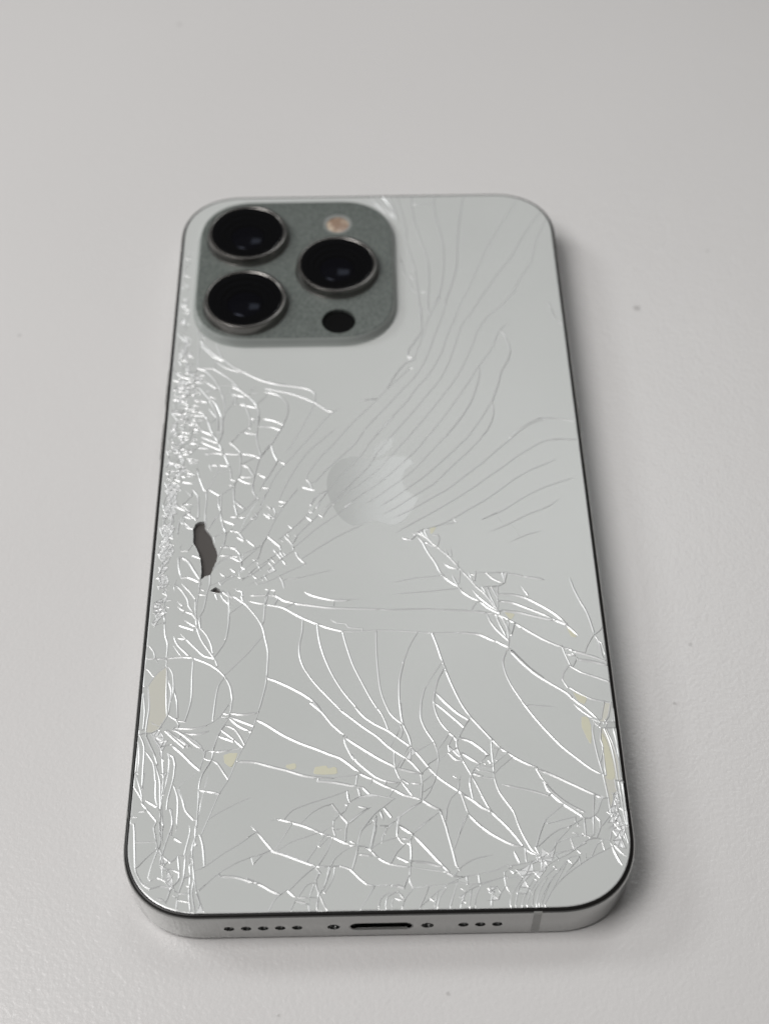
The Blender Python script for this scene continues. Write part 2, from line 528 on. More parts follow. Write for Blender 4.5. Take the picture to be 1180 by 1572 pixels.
# ------------------------------------------------------------------ shattered back glass
CRACKS = """n 5.69,72.45 6.06,69.86 6.63,66.98 6.99,64.45 7.25,62.26 7.08,60.10
n 6.29,62.12 6.97,59.79 7.61,56.72 8.16,54.00 8.51,51.90 8.75,49.83 8.88,47.48 9.01,45.16 9.12,42.58 9.20,38.91
n 8.51,72.72 8.47,70.13 8.74,66.30 9.27,62.84 10.00,59.42 10.63,56.36 11.04,53.34 11.09,50.37 10.98,47.44 10.79,45.42 10.64,42.55 10.63,41.13 10.85,40.00
n 12.94,72.79 12.85,68.76 13.08,65.58 13.67,61.81 14.07,58.72 14.14,55.68 14.01,52.68 13.68,49.73 13.25,46.81 12.53,44.23 11.62,41.68
n 18.57,72.83 18.19,69.61 17.58,66.12 17.05,61.74 16.76,58.05 16.52,54.42 16.13,51.45 15.49,48.81 14.62,45.62 13.67,42.49
s 8.65,70.29 10.15,70.16 12.74,70.30
m 0.72,72.23 2.19,69.62 4.70,66.70
m 1.81,72.53 3.69,69.27 5.33,66.06
m 2.89,72.51 4.54,69.25 5.53,65.74
m 4.07,72.49 5.08,69.24 5.62,65.10
m 0.07,71.92 1.97,69.31 3.64,67.04
n 6.42,51.06 7.38,48.68 7.93,46.63 8.52,45.75
s 7.43,50.44 8.42,49.25
s 7.78,51.77 8.59,51.46
n 5.33,57.07 5.70,55.25 6.27,53.44 6.62,51.05
n 5.56,54.05 6.40,54.18
s 9.44,46.02 10.76,45.70
f 28.72,72.30 28.46,70.20 27.04,66.87 25.36,64.07 24.12,61.29 22.19,57.33 20.93,53.73 19.59,50.19 18.27,46.71 16.87,43.28 15.69,39.90
f 33.71,68.64 33.28,67.38 31.56,64.56 29.34,60.56 27.57,56.61 26.13,53.92 23.82,50.40 22.18,47.21 20.36,44.07 17.64,38.74
f 34.72,66.71 33.92,64.83 32.57,61.42 31.76,59.27 31.07,55.93 30.46,53.54 29.01,50.88 27.58,48.26 26.80,45.95 25.43,43.96 23.88,41.99 21.28,39.22
n 9.32,42.24 9.32,40.54 9.31,38.01 9.19,35.52
f 12.95,44.45 11.62,41.62 10.72,39.38 9.93,36.89 9.36,34.69 8.69,32.52 8.13,30.36 7.59,28.77 6.99,28.51
f 13.99,42.71 13.16,39.89 12.12,36.56 11.09,33.29 10.29,30.32 8.90,27.14 7.46,24.54 5.65,22.23 3.46,19.19 -0.05,14.46 -1.20,12.87
f 15.78,39.98 14.86,37.62 13.71,34.33 12.78,31.08 11.69,28.41 9.79,24.75 7.96,22.18 6.14,19.13 4.55,16.88 2.21,13.67 0.47,11.24
f 17.53,38.96 16.42,36.75 15.22,32.66 14.06,28.90 13.16,26.26 11.88,23.66 10.45,21.61 8.62,18.83 6.42,15.58 3.19,11.18
f 21.28,39.22 20.71,38.34 19.13,35.31 18.16,32.05 17.01,29.11 15.46,25.42 13.13,21.30 11.29,18.52 8.66,14.54 6.29,11.12
f 18.95,27.07 17.54,24.33 16.03,21.50 14.14,18.21 12.09,14.97 9.48,11.05
n 19.02,27.20 19.05,25.35 18.50,22.48 17.24,18.91 15.74,15.90 14.29,13.43 12.58,10.99
f 20.65,18.33 18.72,14.83 16.33,10.91
n 20.76,18.58 21.05,17.05 20.71,14.79 19.71,12.32 18.68,10.87
n 9.19,35.52 7.93,33.35 6.77,31.20 6.64,29.86 6.99,28.64
n 7.79,29.03 6.40,28.26 4.98,26.43 3.77,24.35 2.85,22.29
f 2.85,22.16 0.98,19.62 -1.16,17.00
f 6.75,26.92 4.74,24.33 2.95,22.23
s 6.66,27.06 7.43,26.77
s 6.64,29.86 7.40,29.17
m -1.13,19.54 0.02,19.64 1.02,19.80
m 33.02,41.75 33.50,39.19 34.00,38.06 34.81,36.99
s 32.62,42.90 33.02,41.75
f 25.37,37.96 23.66,36.33 22.75,34.69 21.77,31.71 20.44,29.31 19.05,27.33
n 23.43,35.92 24.32,34.38 24.77,32.19 24.85,30.56 24.09,28.16 22.95,25.80 22.27,22.93 21.54,20.61 20.73,18.45
m 28.85,14.75 31.12,14.70 32.81,14.42 34.93,13.80
f 23.26,10.77 25.07,12.46 27.26,13.91 28.85,14.73
f 24.97,11.65 22.75,9.49 20.35,7.11 18.37,4.99
m 34.88,9.85 33.29,9.93 31.80,10.04 30.66,9.94
f 30.66,9.91 29.52,9.72 27.76,8.90 24.59,6.54 21.83,4.21 18.14,1.22
f 31.22,5.81 28.70,4.55 26.39,3.40 23.67,1.57 20.75,-0.93 17.88,-3.18
f 32.84,1.39 30.56,0.50 28.28,-0.39 25.80,-1.73 23.88,-3.07 21.02,-5.06 17.67,-6.80
f 30.63,-2.75 28.67,-4.31 24.92,-6.05 22.66,-7.35 20.24,-8.64 18.40,-9.49
f 27.53,-9.23 24.60,-10.06 21.65,-11.54
f 27.00,13.44 24.97,11.65
f 29.54,14.44 27.00,13.44
f 3.72,15.56 1.01,11.89
f 3.19,11.18 0.94,7.75
f 6.29,11.12 5.28,9.84 3.16,6.98 0.88,3.92
f 9.48,11.05 8.85,10.26 7.28,7.86 4.59,4.80 2.70,2.70 0.83,0.98
f 12.58,10.99 12.25,10.68 9.29,6.85 6.78,3.80 4.51,1.49 0.79,-1.68
f 16.33,10.91 14.00,8.21 11.07,4.90 8.57,2.35 5.93,0.06 2.96,-2.42 0.75,-3.97
f 18.68,10.87 18.42,10.31 15.82,7.20 12.87,3.91 9.98,0.68 7.17,-1.35 4.01,-3.81 1.08,-5.79
f 18.37,4.99 17.51,4.30 15.19,2.22 12.50,-0.30 9.87,-2.10 7.08,-3.99 4.33,-5.63 2.51,-6.50
f 18.14,1.22 17.28,0.30 14.62,-1.73 11.80,-3.74 8.83,-5.72 5.16,-8.12 3.34,-9.41
f 17.88,-3.18 15.55,-4.73 12.94,-6.48 10.54,-7.89 8.36,-8.63
f 17.67,-6.80 20.02,-5.50
f 17.67,-6.80 18.15,-6.47
f 1.01,11.89 -0.56,9.57 -1.89,7.18 -3.95,4.35 -5.98,1.80 -7.25,-0.04 -8.33,-1.87 -9.22,-3.91
f -1.20,12.87 -2.99,9.62 -5.05,7.24 -6.90,5.12 -8.37,3.26 -9.46,1.63
f -1.16,17.00 -2.39,15.54 -4.67,12.35 -6.73,9.45 -8.58,7.07 -9.86,4.95 -10.76,3.31 -11.02,2.02
f 0.94,7.75 -0.62,4.76 -2.67,2.20 -4.70,-0.56 -6.15,-2.37 -7.59,-4.39 -8.31,-5.74
f 0.88,3.92 -2.13,0.79 -4.33,-0.79 -6.51,-3.28
f 0.83,0.96 -2.70,-1.98 -4.71,-3.77
f 0.79,-1.68 -1.81,-3.60
b -19.37,24.59 -16.82,23.62 -12.56,22.76 -10.81,22.20 -9.84,21.28
n -9.84,21.28 -9.77,19.99 -10.00,18.34
f -10.00,18.34 -11.29,14.97 -12.75,11.53 -14.00,8.87 -14.90,7.44
b -18.72,22.62 -16.40,22.06 -13.49,21.10 -10.01,19.23 -7.71,17.28 -6.75,16.93
f -5.04,17.86 -5.99,17.37 -6.75,16.83 -8.26,14.91 -10.12,11.97 -11.96,9.31 -13.59,6.93 -15.21,4.58 -16.61,2.01 -17.20,0.16 -18.13,-2.13 -18.46,-3.27
m -18.69,21.72 -17.34,21.43 -15.78,20.63 -14.60,19.07
n -14.60,19.07 -14.37,17.54 -14.71,15.54 -15.60,13.07 -16.84,10.14
b -18.69,15.62 -16.98,15.21 -15.06,14.10
b -19.02,13.88 -17.31,13.72 -15.56,13.02
n -16.84,10.14 -17.74,9.19 -18.79,7.04
m -17.11,9.78 -16.58,7.71 -15.99,6.26
s -15.90,6.31 -14.58,5.47
n -15.99,6.14 -16.85,3.90 -18.06,1.57 -18.91,-0.50
s -18.85,3.23 -17.64,2.57
s -18.58,0.65 -17.15,0.27
s -11.73,0.51 -9.53,-0.27
n -11.02,2.02 -10.56,1.54 -9.99,0.13
f -5.80,13.61 -8.42,10.71 -10.64,8.32 -12.63,5.00 -14.04,1.96 -14.91,-0.35 -15.24,-1.50
f -12.37,0.29 -13.96,-2.21 -14.83,-3.79
n -9.07,-1.16 -9.78,-2.30 -10.32,-3.20
n -7.43,-0.27 -9.07,-1.16
s -15.40,-2.37 -14.12,-2.85
s -15.47,-3.33 -14.51,-3.46
m -2.55,19.28 -0.82,19.56 1.10,19.87
n -19.69,3.13 -19.89,1.03 -19.75,-0.37 -19.08,-1.54
f -17.05,0.51 -17.90,-1.33 -18.36,-3.84 -19.39,-5.63 -20.75,-7.62 -21.59,-8.71
f -18.80,-1.77 -20.81,-6.05 -21.60,-8.60
f -12.65,-0.05 -14.06,-2.33 -15.45,-4.80 -15.96,-6.15 -16.80,-8.14 -17.12,-9.36
s -17.48,-3.22 -16.77,-3.91
s -17.94,-4.87 -16.83,-5.86
s -17.25,-4.88 -16.18,-5.96
n -16.38,-3.65 -15.99,-4.79 -16.10,-5.96
s -20.14,-5.66 -19.33,-6.12
n -19.38,-4.77 -18.89,-5.46 -19.37,-6.12
s -22.03,-5.53 -20.78,-5.71
m -22.77,-2.26 -21.26,-3.78
n -22.73,-3.07 -22.19,-5.12 -22.23,-6.47
s -22.50,-8.43 -21.74,-8.71
s -20.51,-10.06 -19.03,-11.58
s -22.13,-9.54 -20.96,-10.31
b -17.15,-9.51 -16.02,-10.59 -15.11,-11.49
n -15.11,-11.49 -14.91,-12.25 -14.99,-12.80
n -17.12,-9.36 -17.96,-10.99 -18.33,-12.95 -18.65,-14.13
f -18.12,-11.42 -20.20,-12.47 -21.05,-13.32 -21.08,-14.83
m -22.35,-11.78 -21.61,-12.66 -21.20,-13.97 -21.07,-15.16
s -16.15,-12.08 -15.05,-13.66 -14.00,-15.23
s -15.11,-12.58 -14.49,-13.72
s -14.55,-12.70 -14.04,-13.42
s -14.48,-9.41 -13.17,-11.09 -12.87,-12.51
s -14.06,-9.04 -13.58,-9.71
s -15.11,-10.06 -14.56,-10.66
n -12.93,-9.22 -12.48,-9.67 -12.99,-10.87
s -12.64,-12.63 -12.05,-13.83 -10.98,-15.08
s -13.87,-7.26 -13.17,-8.04
s -11.03,-5.53 -9.88,-6.67
f -9.00,-1.05 -9.71,-1.95 -10.41,-4.00 -10.85,-5.46
f -10.94,-5.57 -12.52,-7.34 -13.92,-8.87 -15.32,-10.16
f -7.54,-0.61 -8.98,-2.89 -10.04,-4.80
f -2.78,2.09 -6.44,-2.25 -9.67,-6.05 -12.13,-9.12 -12.82,-10.65
f -1.35,-0.74 -5.36,-4.78 -9.29,-8.07 -11.75,-10.68 -12.97,-11.97
f -1.42,-7.34 -5.36,-9.48 -8.55,-11.62 -11.70,-14.16
f -10.98,-15.14 -12.37,-15.87 -14.27,-16.89
f -6.41,-16.20 -9.90,-17.19 -12.33,-17.89
s -16.67,-13.69 -15.76,-14.77
s -17.12,-14.10 -15.72,-16.27
s -18.75,-14.84 -17.93,-16.22
s -19.41,-13.96 -18.32,-14.93
s -19.92,-16.31 -18.47,-17.91
s -18.06,-17.50 -17.51,-18.27
s -17.45,-17.04 -16.89,-18.16
s -15.10,-17.26 -14.50,-18.37 -14.21,-19.68
s -21.18,-15.43 -20.46,-15.96
f -14.27,-16.89 -16.85,-18.33 -18.40,-18.93
s -17.29,-19.79 -16.60,-19.93
s -16.37,-19.97 -15.66,-20.05
n -16.60,-19.93 -16.76,-21.26 -17.15,-22.70
n -15.66,-20.05 -15.87,-20.96
b -11.11,-20.37 -9.86,-21.08 -8.13,-21.74 -6.40,-22.09 -4.16,-22.13
f -4.16,-22.13 -1.57,-21.77
f -13.90,-17.96 -11.29,-17.70
f -18.65,-14.02 -19.59,-14.86 -21.01,-16.55
f -15.08,-12.58 -16.97,-14.27 -18.69,-15.53 -20.86,-18.03
f -15.69,-16.23 -17.57,-17.46 -20.13,-19.10
f -12.96,-12.40 -14.87,-14.10 -16.91,-16.20
b -19.66,-21.01 -17.50,-20.95 -15.51,-21.16 -14.37,-21.91 -12.63,-22.56 -10.22,-23.02 -6.78,-23.50 -3.34,-23.72 0.43,-23.91
m -19.88,-22.00 -18.84,-22.23 -16.41,-22.80 -14.33,-23.35 -12.59,-24.51
b -12.59,-24.51 -11.21,-25.36 -8.81,-26.52 -7.10,-27.26 -5.06,-27.86
t -5.06,-27.86 -3.37,-27.94 0.20,-27.75
t -7.20,-25.54 -6.08,-26.27 -4.55,-26.50 -4.21,-27.12 -2.00,-27.46
n -20.02,-22.68 -18.40,-25.01 -17.48,-26.85 -16.90,-29.07 -16.41,-31.45 -16.40,-34.77 -16.58,-37.07 -17.06,-39.90 -17.42,-41.38
n -16.67,-19.67 -17.05,-21.54 -17.16,-23.40 -17.26,-25.85 -17.49,-26.55
n -14.98,-21.48 -15.64,-22.71
n -12.72,-22.62 -13.82,-23.26
f -17.10,-28.27 -18.23,-29.84 -19.51,-31.59
n -11.30,-25.31 -11.34,-27.98 -11.64,-30.36 -11.52,-32.34 -10.91,-34.30 -9.38,-36.83 -7.38,-39.33 -5.41,-41.62
n -8.98,-26.48 -8.62,-29.43 -7.92,-32.21 -6.74,-35.35 -5.08,-38.44 -2.71,-41.67
n -5.11,-27.86 -4.39,-30.90 -3.40,-34.06 -2.10,-37.16 -1.13,-39.46 0.07,-41.54
b -16.36,-35.98 -15.02,-36.52 -12.67,-37.81 -10.67,-39.08 -9.35,-40.24 -8.35,-41.56
t 0.12,-27.75 3.46,-27.97 6.34,-28.19
t 6.34,-28.19 8.54,-28.38 11.25,-28.43 12.95,-28.46
b 12.95,-28.46 14.30,-28.59 15.98,-28.92 18.27,-30.17
n 0.15,-27.71 0.09,-31.68 0.28,-35.58 0.57,-38.26 1.18,-40.54 2.12,-42.61 3.63,-44.20
f 6.51,-28.16 5.08,-30.80 4.15,-33.72
n 4.15,-33.72 3.58,-36.61 3.34,-39.45 3.45,-41.70 3.71,-44.11 4.47,-45.96 4.84,-47.23
m 8.62,-28.38 9.30,-30.68 10.01,-33.64 11.18,-37.33 12.50,-40.76 13.69,-43.02 14.59,-44.33 15.95,-46.00 17.16,-47.38
f 9.88,-33.93 8.41,-36.13 7.17,-38.39
n 7.17,-38.39 6.59,-40.83 6.42,-43.25 7.08,-45.28 8.22,-47.30
n 10.12,-34.91 9.13,-36.91 8.62,-39.18 8.47,-40.87 8.81,-42.74 9.55,-44.41 10.47,-45.71 11.70,-47.00
b 8.73,-38.96 10.05,-40.53 11.76,-42.43 13.49,-43.72
m 8.57,-40.59 9.98,-42.02 11.23,-43.34 12.77,-44.93
n -0.14,-41.17 0.66,-42.39 1.28,-43.88 1.62,-45.08
n 13.58,-43.48 12.78,-44.84 11.88,-46.65
m -3.22,-41.22 -2.09,-42.82 -0.47,-44.05 1.61,-45.28 2.72,-46.21 4.61,-47.87 5.85,-49.33 7.23,-51.13 8.43,-52.74 9.81,-53.99 11.33,-55.06
b 11.33,-55.06 12.24,-55.76 13.45,-56.64 14.64,-57.69 15.77,-58.36
m -5.44,-41.62 -3.72,-43.16 -2.10,-44.47 -0.18,-46.15 1.24,-47.63 2.66,-48.73 4.55,-50.20 5.47,-51.28 6.23,-52.35
b -4.70,-46.25 -3.74,-46.99 -1.82,-48.47 0.24,-49.76 2.61,-51.13 4.18,-51.78 6.23,-52.35
m -3.75,-49.05 -2.96,-50.23 -1.69,-51.49 -0.28,-52.74 1.13,-53.38 2.55,-53.67 3.26,-53.51
b -2.65,-52.17 -0.76,-53.08 0.65,-53.98 2.52,-54.88 3.60,-55.59 5.01,-55.96 6.24,-56.50 7.46,-57.38 8.69,-58.08
b -4.09,-53.94 -3.14,-54.11 -2.20,-54.39 -1.19,-55.36
t -1.27,-55.33 0.30,-55.70 2.18,-56.11
n 3.48,-40.70 3.62,-42.93 3.90,-44.41 4.65,-46.43 4.85,-47.88 4.71,-50.02
n 6.62,-40.76 6.46,-43.17 6.97,-44.84 8.17,-47.22 8.67,-48.85 8.77,-50.46 8.37,-52.48
n 10.46,-45.86 11.11,-46.38 11.56,-47.11 11.59,-48.19 12.21,-50.17 13.36,-52.49 14.20,-54.59 14.74,-55.98
f 10.49,-45.82 9.45,-47.43 8.77,-48.41
n 11.11,-46.38 10.32,-47.81 10.43,-48.89
f 11.51,-48.19 10.02,-49.24 8.76,-50.54
f 3.50,-44.22 2.72,-46.21 1.88,-47.91
n 3.42,-44.40 3.74,-45.50 3.44,-46.44
n 2.43,-48.55 2.39,-50.33 2.59,-51.75 3.19,-53.33 4.10,-54.74 4.82,-55.70
f 4.45,-47.96 3.61,-49.47 2.69,-51.13
f 4.93,-48.06 3.25,-51.06
f 7.60,-47.57 5.87,-48.62 5.05,-49.32
n 6.10,-52.34 6.26,-53.74 6.10,-56.19
f 7.22,-51.22 6.06,-52.52
f 8.63,-49.83 7.07,-50.95
f 8.35,-52.74 7.75,-54.12 7.23,-55.32 6.32,-56.54
f 7.65,-52.55 6.34,-53.74
f 7.67,-54.12 6.45,-55.13
f 3.18,-53.51 2.21,-54.70 1.56,-55.76
s 3.38,-53.13 4.36,-53.91
s 4.68,-53.71 5.89,-53.91
n 1.29,-53.30 0.93,-54.07
n -0.76,-53.05 -1.49,-54.20
n -2.94,-52.16 -3.17,-53.82
n -2.75,-54.43 -2.50,-55.68
n 10.40,-47.90 11.00,-48.72 12.03,-49.95
b 10.34,-49.24 11.25,-50.19 12.16,-50.49
b 12.15,-46.72 13.65,-47.33 15.18,-48.62 15.96,-49.53
b 12.23,-49.24 13.65,-50.20 14.64,-50.96
s 13.53,-52.40 14.96,-52.96
s 10.74,-52.70 11.42,-53.32 11.76,-53.36
n 11.93,-52.55 11.60,-53.50 11.41,-55.06
n 13.39,-52.57 13.05,-53.88 13.38,-56.51
f 14.97,-50.76 14.06,-51.44 13.41,-52.52
f 11.56,-55.15 10.33,-56.24 9.46,-58.18
n 11.71,-55.41 12.18,-56.96 12.59,-58.70
m 8.69,-58.08 9.09,-59.61 9.70,-61.63
f 8.60,-58.22 6.28,-60.06 4.91,-61.53
f 6.24,-56.59 4.00,-58.16 2.88,-59.15
n 2.88,-59.15 2.59,-61.49
f 12.59,-58.70 11.69,-60.33 11.15,-61.82
m 12.59,-58.70 13.58,-59.87 14.46,-60.80
f 2.25,-56.12 0.74,-57.42 -0.68,-58.58 -2.57,-61.05
s 0.71,-57.55 1.77,-59.00
n 0.23,-57.88 0.59,-58.97
s -2.77,-57.21 -1.53,-57.63
f -4.73,-56.97 -3.79,-56.31 -2.53,-55.73 -1.27,-55.36
f -4.11,-59.86 -3.80,-59.53 -2.55,-58.37 -1.29,-57.46
n -0.73,-59.42 -0.40,-60.26 -0.65,-61.42
b 2.78,-60.24 4.83,-61.70
f 2.88,-59.15 1.31,-60.30 0.82,-61.45
s -0.01,-60.24 1.38,-60.38
n 9.70,-58.02 9.38,-59.36
b -17.78,-43.03 -16.09,-44.02 -13.78,-45.70 -11.17,-47.02 -8.91,-47.97 -6.98,-48.90 -5.38,-49.64 -3.79,-50.92 -2.21,-52.35
b -20.22,-49.76 -17.82,-50.02 -15.41,-50.69 -13.01,-51.44 -10.77,-52.19 -8.71,-52.66 -6.65,-52.83
f -6.65,-52.83 -3.16,-52.34
b -8.55,-53.14 -6.65,-53.35 -4.75,-53.79 -3.77,-53.98
m -9.80,-40.43 -8.15,-41.96 -6.68,-44.02 -4.89,-45.88
m -4.89,-45.88 -4.57,-46.16
n -4.81,-46.06 -4.74,-47.15 -4.10,-48.78 -3.46,-49.86
n -4.41,-54.57 -4.29,-55.95 -4.05,-56.56
n -2.89,-54.52 -2.56,-55.82
b 22.79,-51.67 23.01,-51.85 24.69,-52.67 26.95,-53.94 29.50,-55.38
m 14.84,-44.59 16.63,-46.99 17.83,-48.37
s 16.78,-47.14 17.32,-47.64
s 17.83,-48.37 18.74,-49.19
b 18.74,-49.16 19.50,-49.78 20.87,-50.66 22.86,-51.72
n 16.63,-46.99 16.58,-49.15 16.60,-51.28 16.64,-53.22 17.21,-55.31 18.32,-57.39 19.02,-58.59 19.51,-60.45 20.15,-62.13 20.87,-63.79
m 14.75,-55.95 15.62,-58.02 16.20,-58.71 17.79,-60.59 19.06,-62.28 19.96,-63.69
m 15.60,-58.35 15.84,-58.33
b 12.62,-58.72 13.93,-60.26 15.40,-61.54 17.18,-62.73 18.66,-63.51 19.95,-63.74
f 13.60,-52.19 14.63,-50.89 15.67,-49.58
f 16.84,-50.05 17.58,-48.45
f 16.61,-51.11 18.81,-49.28
f 16.77,-52.43 17.62,-51.48 19.58,-49.75
s 16.78,-48.40 17.53,-48.49
s 16.98,-50.37 17.40,-50.48
b 13.60,-52.25 14.98,-53.04
t 14.98,-53.04 16.48,-53.25
t 14.53,-51.33 16.51,-51.49
t 14.57,-51.95 16.54,-52.25
s 15.12,-50.72 15.58,-51.00
s 15.86,-50.29 16.31,-50.84
m 17.45,-54.14 19.31,-54.57 21.78,-55.31 24.07,-56.10
n 22.82,-51.85 23.38,-53.17 23.78,-54.05
b 23.78,-54.05 24.15,-55.27 25.14,-56.50 26.15,-57.46 27.47,-58.42 28.63,-59.29
b 23.78,-54.05 24.90,-55.63 26.35,-57.03 27.81,-58.09 29.43,-59.05
f 26.14,-57.51 24.61,-58.87 23.44,-59.86
n 23.44,-59.86 22.51,-61.68 21.79,-63.81
f 23.70,-60.37 25.61,-59.90 27.68,-59.44
f 22.10,-63.74 23.85,-62.20 25.33,-61.24 26.68,-60.93
n 19.94,-31.76 19.21,-33.71 19.47,-36.04 20.24,-38.16 21.54,-40.64
m 21.54,-40.64 23.13,-43.28 24.72,-45.70 26.75,-48.28 28.94,-50.46 30.55,-51.91 31.96,-52.85
b 20.51,-31.97 22.19,-34.16 24.04,-36.13 25.75,-37.51 28.39,-39.42 29.12,-40.42
t 22.46,-41.37 24.42,-41.54 26.70,-41.72
n 29.18,-34.59 28.21,-36.02 27.92,-36.97 28.57,-38.42
m 29.25,-34.78 30.89,-35.88 32.80,-36.69 34.79,-37.53
m 28.89,-38.48 30.20,-39.49 31.91,-40.47 33.75,-40.98 34.63,-41.18
m 28.98,-40.13 30.03,-41.18 30.63,-41.76 31.66,-42.89 32.45,-43.87
m 29.05,-41.16 30.22,-42.49 31.80,-43.86
b 29.76,-32.06 32.37,-32.90 34.69,-33.92
b 30.54,-33.50 32.75,-34.08 34.78,-34.64
n 30.57,-33.25 29.76,-34.70
n 33.80,-40.92 33.33,-42.56 33.01,-43.94
n 34.71,-41.18 34.02,-43.68 33.35,-44.59
n 34.97,-42.22 34.59,-44.43
n 31.91,-44.38 31.59,-45.84 31.62,-47.83 31.85,-50.17 32.12,-52.12 32.39,-54.05
n 32.86,-45.31 32.64,-47.31 32.75,-48.57 32.18,-50.88
n 32.75,-48.57 32.73,-50.89 32.71,-53.01
n 33.25,-45.50 33.87,-47.88 34.21,-50.57 34.28,-54.09
n 33.57,-45.51 34.31,-48.25 34.65,-50.93 34.68,-54.09
m 34.62,-45.53 34.84,-47.90 34.81,-50.93 34.88,-54.10
n 31.71,-43.91 32.96,-44.40 34.83,-44.43
n 31.89,-44.56 32.70,-45.31 34.73,-45.35
n 32.45,-43.87 32.78,-44.58 32.38,-45.30
n 33.49,-44.04 33.73,-44.78 33.31,-45.69
m 30.64,-18.03 31.22,-20.53 32.01,-23.04 32.68,-24.91 33.16,-26.95 33.52,-29.17
b 19.53,-21.44 21.42,-21.59 23.45,-22.25 25.59,-23.53 27.52,-25.01 28.93,-26.46 29.37,-27.28
b 29.37,-27.28 31.04,-29.38
b 19.53,-22.73 21.48,-23.14 23.81,-24.22 25.95,-25.39 27.74,-26.44 29.36,-27.32
b 19.67,-24.54 22.04,-24.90 24.39,-25.56 27.31,-26.47
b 24.11,-18.24 25.65,-18.56 26.93,-18.91
t 21.36,-17.63 24.11,-18.24
m 22.85,-19.84 24.01,-21.74
b 22.45,-27.65 25.09,-29.51 26.70,-30.53 28.39,-31.40
n 28.40,-31.26 28.84,-32.84 29.34,-34.71
f 33.01,-29.96 32.19,-31.34 31.78,-32.41
n 33.52,-29.17 34.11,-30.78 34.32,-33.44
n 34.00,-30.18 34.45,-30.79 34.82,-32.77
n 33.60,-29.18 34.73,-28.20 35.24,-27.40
n 33.52,-29.17 33.01,-29.96
s 20.19,-26.90 20.57,-28.72
n 21.46,-27.02 20.90,-28.92
s 20.47,-28.95 20.92,-29.02
n 28.39,-31.36 29.62,-31.78
s 28.87,-32.55 30.18,-32.97
s 29.72,-32.47 30.48,-33.27
b 18.28,-30.03 20.21,-31.49 21.76,-33.29 23.44,-35.27 25.00,-36.65
n 20.24,-31.10 20.03,-31.69
m 0.43,-23.91 2.46,-24.04 7.26,-23.99 10.69,-24.26
b 10.69,-24.26 14.79,-24.55 17.17,-24.90 18.86,-25.35 20.18,-25.98 22.45,-27.69
s 4.50,-10.28 5.95,-10.59 6.72,-9.86
m 6.13,-9.31 7.03,-10.04 7.87,-11.38
m 7.87,-11.38 8.69,-13.36 9.67,-15.32 10.47,-17.26 11.62,-18.77 12.96,-19.85 13.78,-20.91 14.93,-21.98 16.27,-22.83 17.57,-24.09 19.30,-25.15
m 7.06,-9.16 8.45,-10.29 9.81,-11.85 11.50,-13.63 12.50,-14.95 13.81,-16.90 14.79,-18.20 15.91,-19.91 17.21,-21.40 18.62,-23.70 19.38,-25.25
b 8.20,-11.21 9.88,-12.25
s 9.36,-9.76 10.33,-9.84
n 10.25,-9.77 10.53,-10.33 10.26,-11.75
n 8.15,-8.51 8.50,-9.85 9.30,-11.19
n 7.61,-8.83 8.10,-10.06
n 8.69,-8.52 8.15,-8.51 7.06,-9.16
m 11.21,-12.21 11.88,-13.96
n 12.25,-11.97 12.28,-14.04
n 13.50,-14.36 13.23,-16.14
b 10.94,-15.24 11.92,-16.12 13.22,-16.51
m 12.13,-17.25 13.00,-19.81
n 13.55,-16.79 13.25,-19.27
m 14.69,-16.75 15.52,-19.16
n 16.11,-16.48 15.71,-18.85
s 15.26,-17.61 15.94,-17.84
b 17.63,-17.36 18.61,-18.49 20.03,-19.40
n 20.17,-17.35 20.48,-19.26
n 20.96,-17.37 20.48,-19.20
t 16.16,-17.21 17.64,-17.30 20.60,-17.42 23.19,-17.94
m 15.03,-20.27 16.31,-22.00 17.94,-23.69 19.15,-24.78
n 16.91,-20.03 17.56,-21.92
n 17.61,-20.05 18.20,-22.25 18.79,-23.71
n 18.31,-19.91 19.06,-22.27 19.12,-24.02
n 19.30,-19.87 19.06,-22.27
n 16.95,-20.03 19.39,-19.93 20.48,-19.20
f 14.97,-24.35 15.55,-23.23 16.27,-22.79
m 17.30,-25.07 17.76,-26.54 18.69,-27.98 20.17,-29.91
m 18.65,-25.44 19.25,-27.18 19.71,-28.50 19.94,-29.50
m 19.49,-25.66 20.24,-27.60 20.36,-29.61 20.21,-31.00
n 20.51,-26.29 20.44,-28.41
n 21.48,-26.92 20.86,-28.92
s 20.50,-28.81 21.08,-28.99
f 2.56,-19.01 6.07,-18.23 9.22,-17.87 10.98,-17.59
f 2.52,-21.21 7.72,-20.79 13.64,-20.24
f 13.40,-7.28 10.50,-7.89 8.69,-8.52
n 20.22,-30.80 20.09,-31.79
m -34.59,-32.19 -32.25,-32.20 -29.24,-32.06 -27.73,-32.25
m -27.73,-32.25 -25.50,-33.21 -23.76,-34.51 -22.70,-35.87 -21.88,-37.42 -21.46,-39.51
n -21.46,-39.51 -21.69,-41.75 -22.04,-43.03 -22.93,-44.67 -23.35,-45.93 -23.82,-47.73
n -27.64,-32.33 -27.70,-35.39 -27.63,-39.20 -27.82,-41.44 -28.36,-43.18
n -22.90,-35.77 -23.63,-37.19 -23.93,-39.27 -24.15,-43.08
n -22.62,-25.01 -22.75,-27.63 -23.16,-29.62 -24.43,-31.92
f -19.51,-31.59 -22.57,-35.11
m -27.55,-26.69 -26.74,-28.95 -25.63,-30.76 -24.54,-32.35
n -24.54,-32.25 -23.97,-33.73
n -27.00,-26.84 -25.94,-28.17 -25.18,-29.78 -24.78,-31.52
n -27.65,-25.11 -27.52,-26.73
n -27.12,-24.71 -26.96,-26.91
m -30.21,-27.68 -28.58,-29.31 -27.13,-30.93 -26.07,-31.93 -24.62,-32.39
s -30.33,-26.27 -27.95,-27.17
s -30.35,-28.64 -28.94,-28.87
m -29.68,-25.27 -27.55,-26.77
